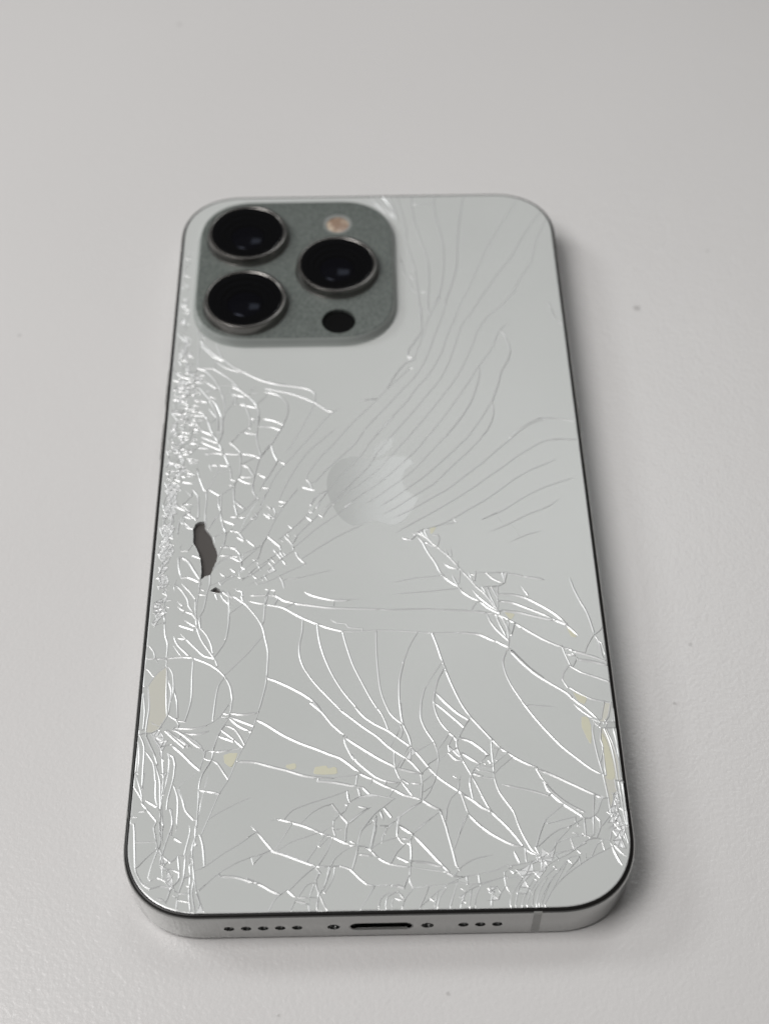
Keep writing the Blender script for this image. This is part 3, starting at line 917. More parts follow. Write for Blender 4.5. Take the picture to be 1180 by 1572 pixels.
m -31.06,-28.07 -30.23,-29.88 -28.33,-31.88
n -31.09,-29.66 -29.50,-31.96
n -32.62,-24.81 -32.30,-28.04 -31.85,-29.65 -31.72,-32.60
n -34.43,-29.99 -33.75,-31.19 -33.57,-31.98 -32.65,-33.55
n -34.52,-34.10 -33.55,-35.31
n -34.29,-37.08 -33.05,-34.90 -31.65,-33.57
n -31.72,-32.60 -31.65,-33.57 -31.22,-36.09 -30.67,-38.00 -30.71,-39.89 -30.89,-41.93 -32.09,-44.39
n -31.30,-33.77 -30.64,-34.95 -30.37,-37.63 -30.55,-39.70
n -31.50,-34.54 -31.28,-38.75 -31.04,-42.12
n -34.24,-37.08 -33.76,-40.58 -33.79,-43.35 -33.91,-44.91
n -34.69,-38.21 -34.31,-41.50 -34.31,-44.35
s -29.84,-44.16 -27.16,-44.35 -25.08,-43.89
f -25.08,-43.89 -23.36,-42.64 -21.92,-40.25
s -28.32,-45.07 -26.45,-45.27 -24.62,-44.82
s -22.77,-41.87 -21.75,-42.15
b -21.76,-41.84 -19.79,-42.15 -17.60,-41.92
s -22.96,-42.42 -22.02,-42.76
b -21.90,-42.45 -20.08,-43.26 -18.10,-44.07
b -21.81,-42.67 -20.37,-43.99 -18.47,-45.07
m -22.36,-43.82 -20.99,-44.52 -19.96,-46.00 -19.35,-47.19
m -22.85,-44.67 -21.25,-45.97 -19.49,-47.72
b -23.23,-45.72 -21.15,-46.56
m -29.98,-44.53 -28.23,-45.29 -26.71,-46.41 -25.67,-47.69
m -30.87,-44.51 -29.32,-45.81 -27.62,-47.29
n -30.89,-41.93 -29.52,-42.89 -28.36,-43.18
n -29.71,-42.51 -29.15,-43.63
n -30.37,-37.63 -29.75,-39.53 -29.38,-42.52
n -35.02,-45.16 -33.91,-44.91 -33.09,-45.01 -32.09,-44.39
f -17.42,-41.38 -18.08,-43.98 -18.97,-46.33 -20.00,-48.64 -21.41,-52.68 -22.72,-55.08 -23.94,-58.63 -24.88,-61.12
n -23.89,-47.67 -24.00,-49.28 -25.26,-51.73 -25.56,-53.46 -25.52,-55.54 -25.53,-57.92 -25.56,-60.10
m -24.03,-49.60 -23.12,-50.18 -22.26,-51.43 -21.49,-52.67
b -25.43,-54.33 -23.84,-54.54 -22.53,-55.01
t -24.33,-51.39 -24.69,-53.48 -25.16,-56.23 -25.36,-58.26
b -29.95,-46.92 -28.16,-48.66 -26.79,-50.11 -25.58,-51.23
f -25.76,-51.28 -27.43,-52.56 -28.63,-54.01
m -28.63,-54.01 -27.85,-55.83 -27.28,-57.38 -26.07,-58.79
m -30.45,-48.29 -29.57,-48.99 -29.23,-50.42
n -29.23,-50.42 -29.33,-52.52 -29.90,-55.62 -29.95,-57.16
n -29.31,-53.30 -28.59,-55.30 -28.38,-57.19 -28.40,-59.71
n -30.22,-48.80 -30.14,-50.40 -30.27,-52.68 -30.58,-54.92
n -29.48,-57.08 -29.05,-58.86 -29.05,-61.03
m -29.89,-44.29 -28.36,-45.42 -26.66,-46.90 -25.24,-47.91
m -31.00,-44.73 -29.61,-46.12 -28.16,-47.32
m -28.86,-45.73 -27.96,-46.69 -26.70,-47.65
m -26.57,-46.32 -25.68,-47.28 -25.06,-48.28
b -24.75,-48.05 -23.06,-48.14 -21.79,-48.04
t -21.79,-48.04 -19.64,-47.58
n -25.16,-49.25 -25.50,-50.31 -25.62,-51.10
n -24.98,-48.19 -25.16,-49.25 -24.03,-49.60
n -25.24,-47.91 -24.98,-48.19
m -33.07,-45.05 -32.16,-46.43 -31.61,-47.34
m -33.84,-45.49 -33.08,-46.95 -32.42,-48.31
n -34.67,-45.29 -33.94,-47.29 -33.81,-50.85 -33.71,-54.00
m -33.73,-47.93 -32.37,-50.00 -31.85,-52.64
n -31.85,-52.64 -31.65,-55.24 -31.15,-57.30
n -34.91,-46.28 -34.51,-49.07 -34.55,-51.54
n -34.89,-51.18 -33.95,-53.99 -33.51,-55.55
n -33.59,-51.56 -33.75,-54.08
m -34.76,-53.72 -33.85,-55.20 -33.28,-56.41
m -33.61,-56.15 -31.20,-59.07
s -33.10,-55.69 -31.37,-56.82
n -32.04,-50.18 -31.22,-52.66 -31.02,-55.26 -30.83,-57.82 -30.67,-61.00
n -31.32,-48.06 -30.74,-52.67 -30.80,-56.12 -30.40,-59.51
n -31.21,-58.99 -31.60,-59.99 -31.32,-60.99
f -17.68,-55.35 -20.45,-56.66 -22.73,-57.97 -23.92,-58.88
n -31.61,-47.34 -31.32,-48.06
n -30.64,-46.28 -31.32,-48.06
n -32.42,-48.31 -31.88,-50.19
n -31.61,-47.34 -30.20,-46.83 -29.87,-46.98
s -34.76,-58.25 -33.98,-58.29
s -33.97,-57.50 -33.04,-57.40
f -25.49,-66.43 -24.01,-65.81 -21.66,-64.07 -19.27,-62.48 -17.48,-61.03
f -24.71,-69.31 -23.00,-67.60 -21.54,-66.51 -19.47,-65.26 -17.36,-64.48
n -24.71,-69.31 -23.85,-68.57
b -21.98,-67.30 -19.98,-67.50 -18.45,-67.93 -17.22,-68.35
m -25.04,-61.13 -24.55,-62.87 -24.16,-65.84
n -25.04,-61.13 -25.56,-61.45 -25.98,-63.34 -25.69,-65.62 -25.48,-67.87 -25.01,-69.46 -23.90,-72.61
n -26.65,-59.51 -26.42,-60.69 -26.92,-62.99 -26.99,-64.30
n -25.73,-59.87 -25.63,-62.85
s -28.58,-61.61 -27.45,-62.35
s -25.75,-62.11 -25.40,-62.86
t -34.05,-62.06 -31.21,-62.08
f -33.50,-65.87 -32.46,-64.68 -31.32,-63.56 -30.76,-62.91
f -31.79,-67.35 -31.47,-65.67 -30.67,-63.08
n -31.34,-60.76 -31.14,-61.92 -30.76,-62.91
n -30.89,-59.09 -30.53,-61.93 -30.67,-63.08
n -29.31,-57.27 -28.99,-59.64 -29.73,-62.28 -30.14,-63.99
n -28.44,-60.90 -28.29,-58.64
n -29.10,-71.11 -28.50,-68.92 -27.54,-67.51 -27.91,-64.28
n -27.58,-71.92 -27.54,-69.73 -26.94,-67.52 -26.84,-64.30
n -25.73,-72.27 -26.04,-69.76 -26.05,-67.22 -26.38,-64.31 -25.98,-63.34
n -25.13,-72.43 -25.66,-69.77 -25.52,-67.87
m -29.22,-66.19 -28.54,-66.21 -27.72,-66.63
n -32.64,-68.05 -33.53,-66.43 -33.89,-64.00 -34.27,-60.37 -34.44,-59.36
n -30.14,-63.99 -28.91,-65.23 -27.91,-64.28 -26.84,-64.30
n -30.76,-62.91 -30.14,-63.99 -30.26,-65.53 -29.22,-66.19 -29.31,-68.11 -28.50,-68.92
s -29.50,-66.59 -28.87,-66.84
s -30.35,-70.30 -29.27,-70.76
s -28.28,-69.95 -27.69,-70.28
s -28.02,-69.41 -27.55,-69.65
s -26.49,-68.64 -25.95,-68.81
s -26.52,-64.47 -25.90,-64.64
s -26.39,-65.36 -25.93,-65.49
s -30.28,-65.21 -29.57,-65.54
f -32.31,-68.37 -30.57,-67.45 -29.31,-68.11
n -32.64,-68.05 -31.50,-69.02 -30.03,-68.58 -28.50,-68.92
n -26.94,-67.52 -26.05,-67.22
n -27.54,-69.73 -26.04,-69.76
n -27.33,-70.68 -25.81,-71.02
n -25.06,-69.78 -24.45,-71.36 -24.98,-72.44
m -18.00,-59.90 -17.00,-61.04 -16.04,-62.22 -15.08,-63.39
b -15.08,-63.39 -14.76,-63.80 -13.07,-64.41 -10.91,-65.26 -8.84,-66.14
m -8.92,-66.11 -8.23,-67.12
f -18.37,-61.67 -17.24,-60.95
f -18.25,-64.79 -16.44,-64.18 -15.00,-63.55
f -17.46,-65.62 -16.28,-64.34
t -15.28,-59.07 -14.43,-59.05
b -14.43,-59.05 -13.65,-59.10 -12.25,-59.46 -10.37,-60.17 -8.51,-61.12 -7.27,-61.56 -6.03,-62.08 -4.80,-62.77 -3.58,-63.22
b -2.81,-63.27 -1.43,-63.65 -0.23,-64.98
n -3.58,-63.22 -2.81,-63.27
f -13.34,-59.02 -12.28,-57.77 -10.27,-56.79 -7.61,-55.90 -6.20,-55.50 -4.47,-54.85
f -10.85,-59.57 -9.47,-58.17 -7.92,-57.18 -6.51,-56.73
f -12.09,-59.46 -13.28,-61.61 -14.62,-63.64
f -8.58,-61.12 -10.35,-61.83 -12.19,-62.46 -14.15,-63.73
m -6.59,-56.73 -5.57,-58.33 -4.33,-59.75
f -5.49,-58.50 -6.35,-59.41 -6.42,-60.41
n -6.42,-60.41 -6.11,-61.67
n -4.41,-59.75 -4.64,-60.78 -4.65,-62.44
f -4.33,-59.70 -3.08,-58.63 -1.67,-57.64
n -4.24,-55.37 -4.16,-56.49
f -0.08,-55.80 -2.12,-55.76 -4.16,-56.57 -4.79,-57.92 -5.49,-58.50
s -2.92,-57.24 -1.54,-57.61
f -7.58,-61.55 -8.49,-63.02 -10.00,-65.28
f -7.11,-61.89 -8.34,-63.27
f -6.50,-61.91 -7.26,-63.87 -8.54,-66.12
f -7.74,-60.97 -6.73,-60.21
s -6.11,-60.72 -5.19,-60.69
s -4.16,-62.45 -3.24,-62.99
f -3.58,-63.22 -5.11,-64.07 -6.34,-65.35 -6.94,-66.95
n -6.94,-66.95 -7.68,-69.49 -8.20,-70.11
n -2.92,-63.26 -3.28,-65.09 -3.83,-66.85
s -3.00,-64.44 -0.99,-64.74
n -0.36,-58.68 -0.54,-60.36 -1.25,-63.66
f -0.44,-59.27 -2.32,-60.83 -3.12,-63.23
f -8.89,-66.19 -10.57,-67.68 -12.50,-69.55
n -8.23,-67.01 -8.75,-68.20 -8.66,-69.15 -8.28,-70.26 -7.29,-72.63
m -5.42,-66.18 -4.05,-66.69 -3.00,-67.83 -1.80,-68.81 -0.82,-69.24
f -6.94,-66.15 -7.17,-67.27 -7.24,-68.39 -8.20,-70.03
f -6.18,-66.24 -6.48,-68.08 -7.53,-69.96
s -8.62,-66.11 -7.55,-66.17
s -6.71,-66.35 -6.11,-66.16
n -7.55,-66.17 -5.42,-66.18
s -12.68,-69.52 -11.50,-70.61
f -12.65,-69.52 -14.13,-70.62 -15.12,-72.47
s -11.65,-70.95 -9.84,-71.52
s -11.35,-70.52 -9.70,-70.68
s -9.55,-70.63 -8.57,-70.73
f -10.98,-70.21 -9.95,-68.81 -8.87,-68.51
f -9.04,-68.91 -9.62,-70.71 -9.75,-72.58
n -8.43,-70.26 -8.63,-72.60
f -11.50,-70.83 -12.21,-72.53
n -9.84,-71.41 -9.57,-72.43
f -0.82,-69.24 -1.67,-70.86 -2.73,-72.41
b -18.13,-67.85 -16.29,-68.69 -15.06,-69.42 -13.69,-70.19
m -2.01,-63.56 -1.25,-63.82 -0.50,-64.73 0.71,-65.65 1.92,-66.08 4.04,-66.44
t 4.04,-66.44 6.46,-66.89 9.25,-67.40
f -0.94,-69.18 0.65,-69.02 1.70,-69.07
b 1.70,-69.07 2.45,-69.21 3.28,-69.46
f 3.27,-69.51 3.60,-68.60 4.01,-67.65
f -0.32,-72.76 -0.07,-71.21 0.92,-70.29 2.58,-70.00
f 0.65,-72.63 1.06,-70.76 2.43,-70.00
f 1.40,-72.64 1.66,-71.09 2.43,-70.08
s 2.55,-70.13 3.23,-71.09
s 1.93,-70.90 3.27,-71.40
f 2.74,-72.67 3.46,-70.96 4.55,-69.57
n 4.08,-67.81 4.13,-68.77 4.55,-69.57
n 4.39,-62.29 4.36,-64.91 4.08,-67.81
n 2.70,-59.08 2.55,-61.92 3.07,-62.76 3.60,-63.13
f 6.37,-56.57 4.29,-57.76 2.78,-59.12
f 8.41,-58.43 6.40,-60.16 4.64,-61.79
b 2.82,-60.31 4.64,-61.66 6.28,-63.48 7.89,-65.47 9.48,-67.31
s 2.33,-64.90 4.21,-65.91
b 4.37,-65.64 6.50,-65.93 8.60,-66.58
f 1.62,-65.83 2.42,-64.22 3.60,-63.09
s 3.06,-62.13 4.28,-62.42
s 3.84,-62.90 4.41,-63.24
n 4.64,-61.79 4.39,-62.29
s 0.74,-57.49 1.84,-59.10
n 0.23,-58.02 0.55,-59.17
n -0.33,-58.60 -0.76,-59.69
n -0.50,-59.61 -0.56,-61.03 -1.17,-63.66
f -1.12,-63.66 0.30,-62.70 2.63,-62.05
f 0.38,-62.74 0.79,-61.22 2.70,-59.12
s -0.04,-60.34 1.35,-60.43
m 8.53,-58.01 9.21,-59.71 9.73,-61.89 10.23,-64.37 10.59,-66.33 10.94,-67.06
n 9.59,-58.03 9.37,-59.63
f 12.52,-58.73 11.46,-61.26 10.32,-64.05
b 9.18,-67.35 10.07,-67.85 11.24,-68.08
f 10.38,-67.69 11.35,-66.50 13.24,-65.41 16.02,-64.89
f 11.11,-68.19 13.10,-67.82 15.87,-67.24 17.60,-66.47
f 9.10,-69.18 11.11,-68.19
f 4.56,-69.54 6.68,-69.29 9.10,-69.10
f 6.68,-69.29 6.02,-70.86 5.05,-72.87
f 9.10,-69.15 7.54,-70.26 5.37,-72.25
s 6.64,-70.95 7.37,-71.54
f 7.93,-70.11 7.22,-72.75
f 9.00,-69.65 8.11,-71.06 7.59,-72.76
f 10.63,-68.73 9.92,-70.93 9.31,-72.80
s 10.96,-69.66 11.68,-70.26
s 11.07,-71.27 11.67,-71.83
n 11.88,-68.04 12.00,-69.11
n 13.56,-67.80 13.61,-69.03
f 17.48,-68.07 15.79,-68.52 13.77,-69.27 12.38,-69.88 10.82,-70.95
f 12.46,-69.88 11.99,-72.85
f 13.69,-69.35 12.90,-71.31 12.74,-72.86
s 14.62,-69.73 15.63,-70.45
n 15.39,-70.41 15.07,-71.50 15.05,-72.91
f 12.65,-69.17 11.69,-70.18 10.73,-72.67
f 10.63,-68.73 11.82,-69.11 13.64,-69.03 15.79,-68.52
f 9.10,-69.15 10.63,-68.73
m 20.19,-64.03 20.62,-64.45 22.44,-65.62
m 20.87,-63.79 21.17,-64.29 22.38,-65.46
n 21.65,-63.97 22.30,-65.46
f 22.37,-65.54 24.00,-64.35 24.89,-63.05 26.77,-61.10
f 24.71,-63.29 27.26,-62.44 28.83,-62.22
f 23.48,-65.07 25.20,-64.70 26.76,-64.40 28.70,-63.45
s 26.62,-60.76 26.95,-61.13
s 27.57,-60.11 27.95,-60.48
s 27.82,-60.70 28.33,-60.99
s 27.01,-61.80 27.75,-62.11
s 28.31,-61.93 28.89,-62.34
f 22.37,-65.54 24.72,-64.85 26.45,-64.40
f 22.05,-67.55 23.84,-66.14 26.41,-64.89 29.06,-62.97 30.32,-62.66
f 17.70,-66.66 20.02,-66.22 22.36,-65.62
f 17.58,-68.42 20.66,-67.84 22.21,-67.39
f 18.55,-67.64 20.45,-66.55 22.35,-65.70
n 22.38,-65.46 22.29,-67.40
s 22.66,-65.71 23.29,-66.85
s 24.32,-65.09 24.78,-65.96
s 23.87,-66.70 24.38,-67.31
s 25.94,-65.77 26.53,-66.43
s 27.45,-64.45 27.93,-65.00
n 26.76,-62.84 27.04,-64.33
n 27.57,-65.56 27.71,-66.45
n 28.64,-64.77 28.46,-65.82
n 30.98,-63.01 31.18,-64.41
f 22.26,-72.15 23.49,-70.13 25.16,-68.41 27.45,-66.69 29.41,-65.43 32.41,-63.99
f 32.41,-63.99 32.12,-63.19 31.06,-63.01 30.32,-62.66
b 32.33,-64.05 32.91,-65.66 33.45,-66.89
m 32.60,-63.70 33.46,-64.86 34.21,-65.69
f 21.51,-72.13 22.78,-69.64 23.98,-68.07 25.16,-66.81 26.34,-65.54 27.58,-65.40
f 21.81,-72.14 22.56,-70.42 23.63,-68.54 24.97,-67.13
f 20.54,-72.11 21.06,-70.40 22.09,-68.83 23.74,-67.26
f 19.18,-72.24 20.03,-70.06 21.39,-68.18 22.30,-67.23
f 18.29,-72.22 19.00,-69.72 20.64,-68.00
f 23.48,-70.21 25.28,-67.13 26.02,-65.69
f 24.83,-68.65 26.21,-66.99 27.57,-65.56
f 19.86,-72.25 20.45,-70.38 21.49,-68.82
f 17.61,-72.21 17.88,-70.65 19.38,-68.62
f 21.07,-72.12 21.83,-70.10 22.87,-68.53
n 30.71,-56.09 30.20,-59.49 29.99,-62.16 29.40,-62.64
n 31.75,-56.71 30.72,-58.99 29.71,-59.65
n 29.71,-59.65 28.78,-59.63 28.58,-59.29
n 31.06,-60.18 31.02,-61.18 30.42,-62.50
f 29.25,-65.59 30.20,-63.81 31.05,-63.09
n 30.39,-59.15 31.06,-60.18
n 28.83,-62.22 29.40,-62.64 30.32,-62.66
n 26.55,-60.93 27.78,-60.28 28.78,-59.63
n 28.92,-59.80 28.83,-62.22
s 17.83,-67.07 18.42,-67.64
s 18.63,-64.41 19.34,-66.21
n 20.19,-64.11 20.27,-65.98
n 18.15,-66.83 17.68,-66.98
b 29.38,-55.29 30.86,-56.18 31.78,-56.68
n 32.37,-53.87 32.48,-55.09 32.62,-56.64 32.72,-59.20
n 33.87,-53.90 33.97,-55.81 34.08,-58.21
m 34.35,-53.91 34.48,-56.17 34.51,-58.56 34.74,-61.25
n 34.90,-53.92 34.87,-57.54 34.85,-60.92
s 33.11,-55.79 34.01,-57.53
n 32.62,-56.64 31.78,-56.68
n 33.18,-55.11 33.42,-57.17 33.81,-59.22
n 34.08,-58.21 34.51,-58.56
n 32.72,-59.20 33.81,-59.22 34.24,-60.91 34.61,-63.57
n 31.29,-60.85 32.72,-59.20
n 31.67,-61.69 32.69,-60.88 33.81,-59.22
n 32.12,-63.19 32.78,-61.38 34.24,-60.91
s 33.13,-59.71 33.77,-60.90
s 33.54,-60.22 33.96,-61.90
n 33.48,-62.06 34.15,-64.22
b -30.45,34.27 -28.74,31.93 -27.08,30.28 -25.87,29.45
b -25.87,29.58 -24.44,28.09 -22.63,26.73 -20.23,25.10 -18.27,24.15 -14.77,23.29
n -27.97,36.14 -27.53,33.26 -26.28,29.86
m -30.22,33.10 -27.87,30.30 -26.26,29.46
m -27.21,29.00 -25.39,27.58 -23.40,26.69 -22.53,26.73
n -31.03,37.45 -30.61,31.97 -30.66,27.69 -30.94,25.85 -30.69,20.14
n -32.77,35.01 -32.69,30.66 -32.22,27.72 -31.43,25.99
n -33.31,34.20 -32.65,27.73 -31.31,25.59
m -34.80,27.11 -33.25,25.63 -31.47,25.02
s -34.71,24.93 -32.06,23.73
s -34.57,22.84 -32.13,21.66
s -34.43,20.27 -31.81,19.70
s -31.98,21.45 -30.75,21.22
m -27.72,27.49 -25.69,25.74 -24.07,24.13 -22.63,22.03 -21.03,20.45
n -21.03,20.45 -20.02,18.90 -19.39,17.12 -19.49,14.61 -19.62,11.64
m -29.25,27.00 -27.59,24.99 -26.52,22.88 -25.84,20.81 -25.36,18.76 -25.35,16.61
s -30.18,25.62 -28.50,23.96 -26.79,22.58
s -28.88,22.11 -26.89,22.63
m -29.99,23.01 -28.32,20.60 -26.91,19.30 -25.81,16.24
n -25.81,16.24 -25.73,12.75
s -28.05,20.80 -26.87,20.37
n -28.10,19.96 -26.81,17.27 -26.30,14.75 -26.29,12.64
m -30.69,20.14 -28.65,19.59 -28.10,19.96
m -31.40,17.66 -29.47,17.32 -28.45,16.04 -27.35,13.03 -26.70,11.54
s -31.18,16.65 -28.57,16.40
s -30.92,15.47 -28.52,15.54
s -29.69,13.87 -27.20,12.00
n -28.29,18.18 -26.75,16.01 -27.54,14.90
s -24.37,21.29 -21.85,20.68
s -22.79,19.01 -19.71,18.08
s -24.24,23.75 -22.59,21.98
n -24.10,21.29 -24.03,18.86
n -23.32,21.07 -23.47,19.10
n -26.74,23.36 -24.43,23.57
s -24.45,23.10 -22.73,22.24
f -25.83,20.50 -24.71,21.30 -24.30,22.84
f -25.35,16.61 -24.21,18.73 -22.13,19.20
n -25.43,12.25 -25.56,14.98 -25.35,16.61
n -21.94,19.07 -21.06,16.14 -20.77,13.39
s -20.85,15.64 -19.34,15.56
s -21.02,22.82 -20.25,22.86
s -20.79,21.61 -19.82,21.56
s -21.68,12.55 -19.60,12.09
f -18.17,20.96 -19.65,19.15 -19.92,18.64
n -30.66,27.69 -29.25,27.00
n -30.66,27.69 -27.72,27.49
n -31.43,25.99 -30.94,25.85
s -26.49,12.82 -25.45,12.70
n -30.70,38.56 -29.97,36.32 -30.26,34.41
n -29.87,37.98 -29.89,34.95
n -30.86,22.97 -29.99,23.01
n -31.03,37.45 -29.87,37.98
n -27.34,29.48 -27.72,27.49
m -27.22,12.71 -26.07,10.48 -25.23,8.52
n -25.23,8.52 -24.38,6.34 -23.73,4.18 -23.47,2.53 -22.88,1.58
s -29.90,13.56 -27.18,12.07
s -29.04,11.69 -26.15,10.28
s -28.97,10.59 -27.14,9.53 -25.52,8.72
s -29.41,9.33 -27.40,9.14
s -28.26,7.90 -26.69,8.11 -25.20,7.91
s -24.86,7.91 -22.31,7.73
s -21.94,7.85 -20.35,7.57 -18.84,6.80
m -24.04,10.24 -23.02,9.20 -22.20,8.17
f -23.74,10.55 -22.50,12.42
n -22.20,8.17 -22.04,5.81 -22.13,3.44 -22.37,2.50 -22.88,1.58 -22.97,-0.51 -22.68,-3.04 -22.10,-5.14
s -23.68,2.39 -22.81,2.16
s -23.74,1.13 -23.00,0.97
n -19.64,12.31 -19.54,11.08 -19.20,9.12 -18.77,7.47
n -18.77,7.47 -19.33,4.80 -19.80,2.45 -19.81,0.12 -19.29,-1.74
n -17.16,9.61 -18.77,7.47
n -19.33,16.03 -19.64,12.31
n -25.60,15.91 -25.46,12.55 -25.89,10.72
s -27.15,5.56 -25.91,5.37
s -25.73,5.46 -24.18,5.24
f -25.96,5.41 -26.02,3.99 -27.04,0.73 -27.55,-0.00
f -26.02,3.99 -23.92,4.42
n -27.30,5.49 -26.88,3.96
n -29.39,4.89 -28.79,2.63 -27.83,0.17
n -27.55,-0.00 -27.35,-2.03 -27.38,-4.77 -27.21,-7.69
s -27.11,0.31 -25.35,-0.97
n -25.35,-0.97 -25.41,-2.76 -24.96,-4.36
m -24.96,-4.36 -24.58,-6.62 -23.81,-8.91
n -24.96,-0.82 -24.94,-3.00 -24.96,-4.36
f -24.96,-0.82 -23.30,0.70
f -24.96,-4.36 -25.94,-6.37 -26.93,-8.03
b -21.98,5.57 -20.81,4.83 -19.78,2.92
s -22.05,2.85 -19.77,2.78
s -22.37,2.50 -21.05,1.63 -19.85,1.38
s -19.19,3.55 -17.75,2.60
m -22.68,-2.17 -21.11,-3.80
s -24.61,-6.02 -22.59,-7.07
s -23.29,-5.41 -22.03,-5.60
n -23.81,-8.91 -24.16,-11.72
n -23.86,-8.76 -23.00,-8.04
m -29.85,0.44 -28.96,-0.85 -28.58,-2.70 -28.51,-5.31
s -31.11,-2.65 -29.66,-2.72
s -32.03,-3.27 -30.71,-4.06
m -30.46,-4.43 -28.84,-5.91
n -30.45,-4.48 -31.45,-5.81 -31.67,-7.82 -31.64,-9.59
f -30.37,-4.30 -29.38,-2.91 -28.58,-2.70
m -30.87,-6.45 -29.64,-7.46
n -27.83,0.17 -27.55,-0.00
n -28.51,-5.31 -28.84,-5.91
n -25.43,12.67 -25.46,12.55
f -19.29,-1.74 -21.00,-4.22 -22.10,-5.14
f -22.50,12.42 -20.96,13.82 -19.75,15.54
f -18.77,7.47 -21.77,5.81 -22.04,5.69
f -23.39,0.66 -22.88,1.58
n -24.93,-4.70 -24.55,-6.96 -23.93,-8.75 -24.10,-10.74 -24.72,-12.47 -25.03,-13.37
f -25.53,-5.26 -26.81,-8.14
n -27.36,-4.65 -27.19,-7.80
f -23.93,-8.64 -24.90,-8.96 -25.76,-9.49
n -25.76,-9.49 -25.60,-10.81
s -23.24,-8.28 -21.88,-8.62 -20.84,-10.19
s -24.68,-11.56 -22.03,-11.56
s -24.78,-13.12 -22.92,-13.29 -21.42,-13.45
m -24.07,-11.28 -22.28,-11.87 -21.35,-12.97
n -21.35,-12.97 -21.12,-14.27 -21.16,-15.45
m -25.76,-16.32 -25.45,-15.48 -24.46,-14.21 -22.91,-13.59 -21.20,-14.53
n -25.98,-16.96 -25.97,-18.86 -26.25,-20.11 -26.48,-22.18 -26.73,-23.82 -27.42,-25.14
n -27.56,-17.77 -27.56,-19.88 -27.71,-21.74 -27.83,-24.11
s -27.74,-20.54 -26.47,-20.77
s -27.59,-19.41 -26.69,-19.93
s -24.44,-16.52 -23.52,-17.47
s -22.90,-15.70 -22.05,-16.44
s -21.60,-17.43 -20.89,-17.82
f -25.96,-19.07 -24.27,-18.05 -22.58,-17.03
f -24.23,-18.89 -23.58,-18.06 -21.45,-16.84
n -22.83,-21.12 -22.68,-24.31 -22.65,-26.75 -22.98,-28.95
m -22.91,-21.11 -22.05,-21.13 -20.63,-22.20 -19.84,-22.93
m -24.15,-20.53 -23.58,-21.62 -22.76,-22.50
s -24.98,-20.51 -24.58,-21.70
f -20.42,-22.30 -22.60,-24.31
n -20.93,-21.15 -20.54,-22.30
n -22.13,-19.25 -21.58,-19.99 -20.88,-20.22 -20.67,-21.16
n -22.96,-20.18 -22.57,-21.06
n -23.83,-19.95 -23.18,-20.90
b -30.61,-17.39 -29.54,-17.31 -28.47,-17.75 -27.55,-18.45
b -30.66,-13.39 -29.55,-14.32 -28.67,-15.84 -27.70,-17.45
s -29.19,-12.99 -27.93,-13.53
n -31.18,-13.53 -31.06,-15.36 -30.49,-17.40
m -31.18,-18.75 -30.24,-19.82 -29.27,-21.51 -29.02,-22.75
m -29.02,-22.75 -28.26,-24.00 -27.49,-25.44 -27.41,-26.73
m -30.60,-18.30 -29.02,-20.06 -28.08,-21.32
n -28.08,-21.32 -27.84,-23.90 -27.50,-25.34
m -30.91,-22.71 -29.47,-23.77 -28.42,-24.20 -27.58,-25.34
m -31.07,-21.68 -29.88,-22.73
n -29.40,-23.56 -30.03,-24.47
n -32.72,-23.81 -32.59,-25.13
s -34.61,-23.83 -32.68,-23.95
s -34.57,-22.02 -33.02,-22.05
s -34.53,-22.60 -32.89,-22.71
s -34.49,-23.16 -32.85,-23.25
n -27.42,-25.14 -26.98,-26.86
n -21.16,-15.45 -21.45,-16.84 -20.98,-17.82
n -24.00,-20.16 -22.91,-21.11
n -26.25,-20.11 -25.82,-20.01
f -21.20,-14.53 -19.25,-12.58 -18.23,-11.29
f -20.89,-17.82 -19.10,-16.67 -17.06,-14.79
n -29.13,-11.07 -29.86,-12.15 -30.92,-12.13
n -29.25,-7.76 -30.15,-7.52 -31.50,-6.15
n -27.74,-13.71 -29.10,-13.03
n -31.50,-6.15 -31.67,-8.82"""
HOLES = """-29.25,-7.76 -28.94,-6.87 -28.26,-6.33 -27.45,-6.34 -27.28,-7.80 -26.51,-8.81 -26.12,-9.48 -25.79,-10.70 -25.29,-11.81 -25.04,-13.11 -25.15,-14.41 -25.61,-15.69 -25.98,-16.96 -26.76,-17.15 -27.51,-17.77 -27.42,-16.29 -27.74,-13.71 -28.47,-11.74 -29.07,-10.64
-25.82,-20.01 -25.25,-19.40 -24.90,-19.30 -24.36,-19.73 -23.99,-20.26 -24.94,-20.35"""
PATCHES = """-22.39,-48.77 -21.45,-48.44 -20.33,-48.46 -20.74,-50.05 -21.18,-50.75 -22.17,-50.02
-13.19,-50.47 -11.92,-50.31 -11.82,-51.11 -12.54,-51.27 -13.34,-50.90
-9.12,-50.90 -7.45,-50.76 -7.13,-51.20 -6.10,-50.96 -5.94,-52.11 -9.19,-52.04
30.13,-43.42 30.95,-43.44 31.38,-44.73 31.12,-48.00 30.57,-47.09 29.97,-45.07
29.24,-39.19 30.17,-39.78 31.27,-40.27 30.66,-41.38 29.76,-40.62
29.33,-27.68 30.10,-28.50 30.85,-29.52 30.00,-29.54
19.99,-24.86 21.59,-25.20 20.92,-26.20
9.01,-8.19 10.08,-8.22 9.22,-9.64
32.77,-46.08 33.40,-47.50 33.85,-50.35 33.88,-53.60 32.70,-53.75 32.75,-50.1"""
TINTS = [(-32.69, -39.66), (-32.97, -42.45), (-31.64, -40.62), (33.61, -50.91), (33.78, -42.94), (34.45, -49.15),
         (33.35, -49.66), (-30.44, -22.10), (-28.72, -24.80), (-28.87, -27.83)]
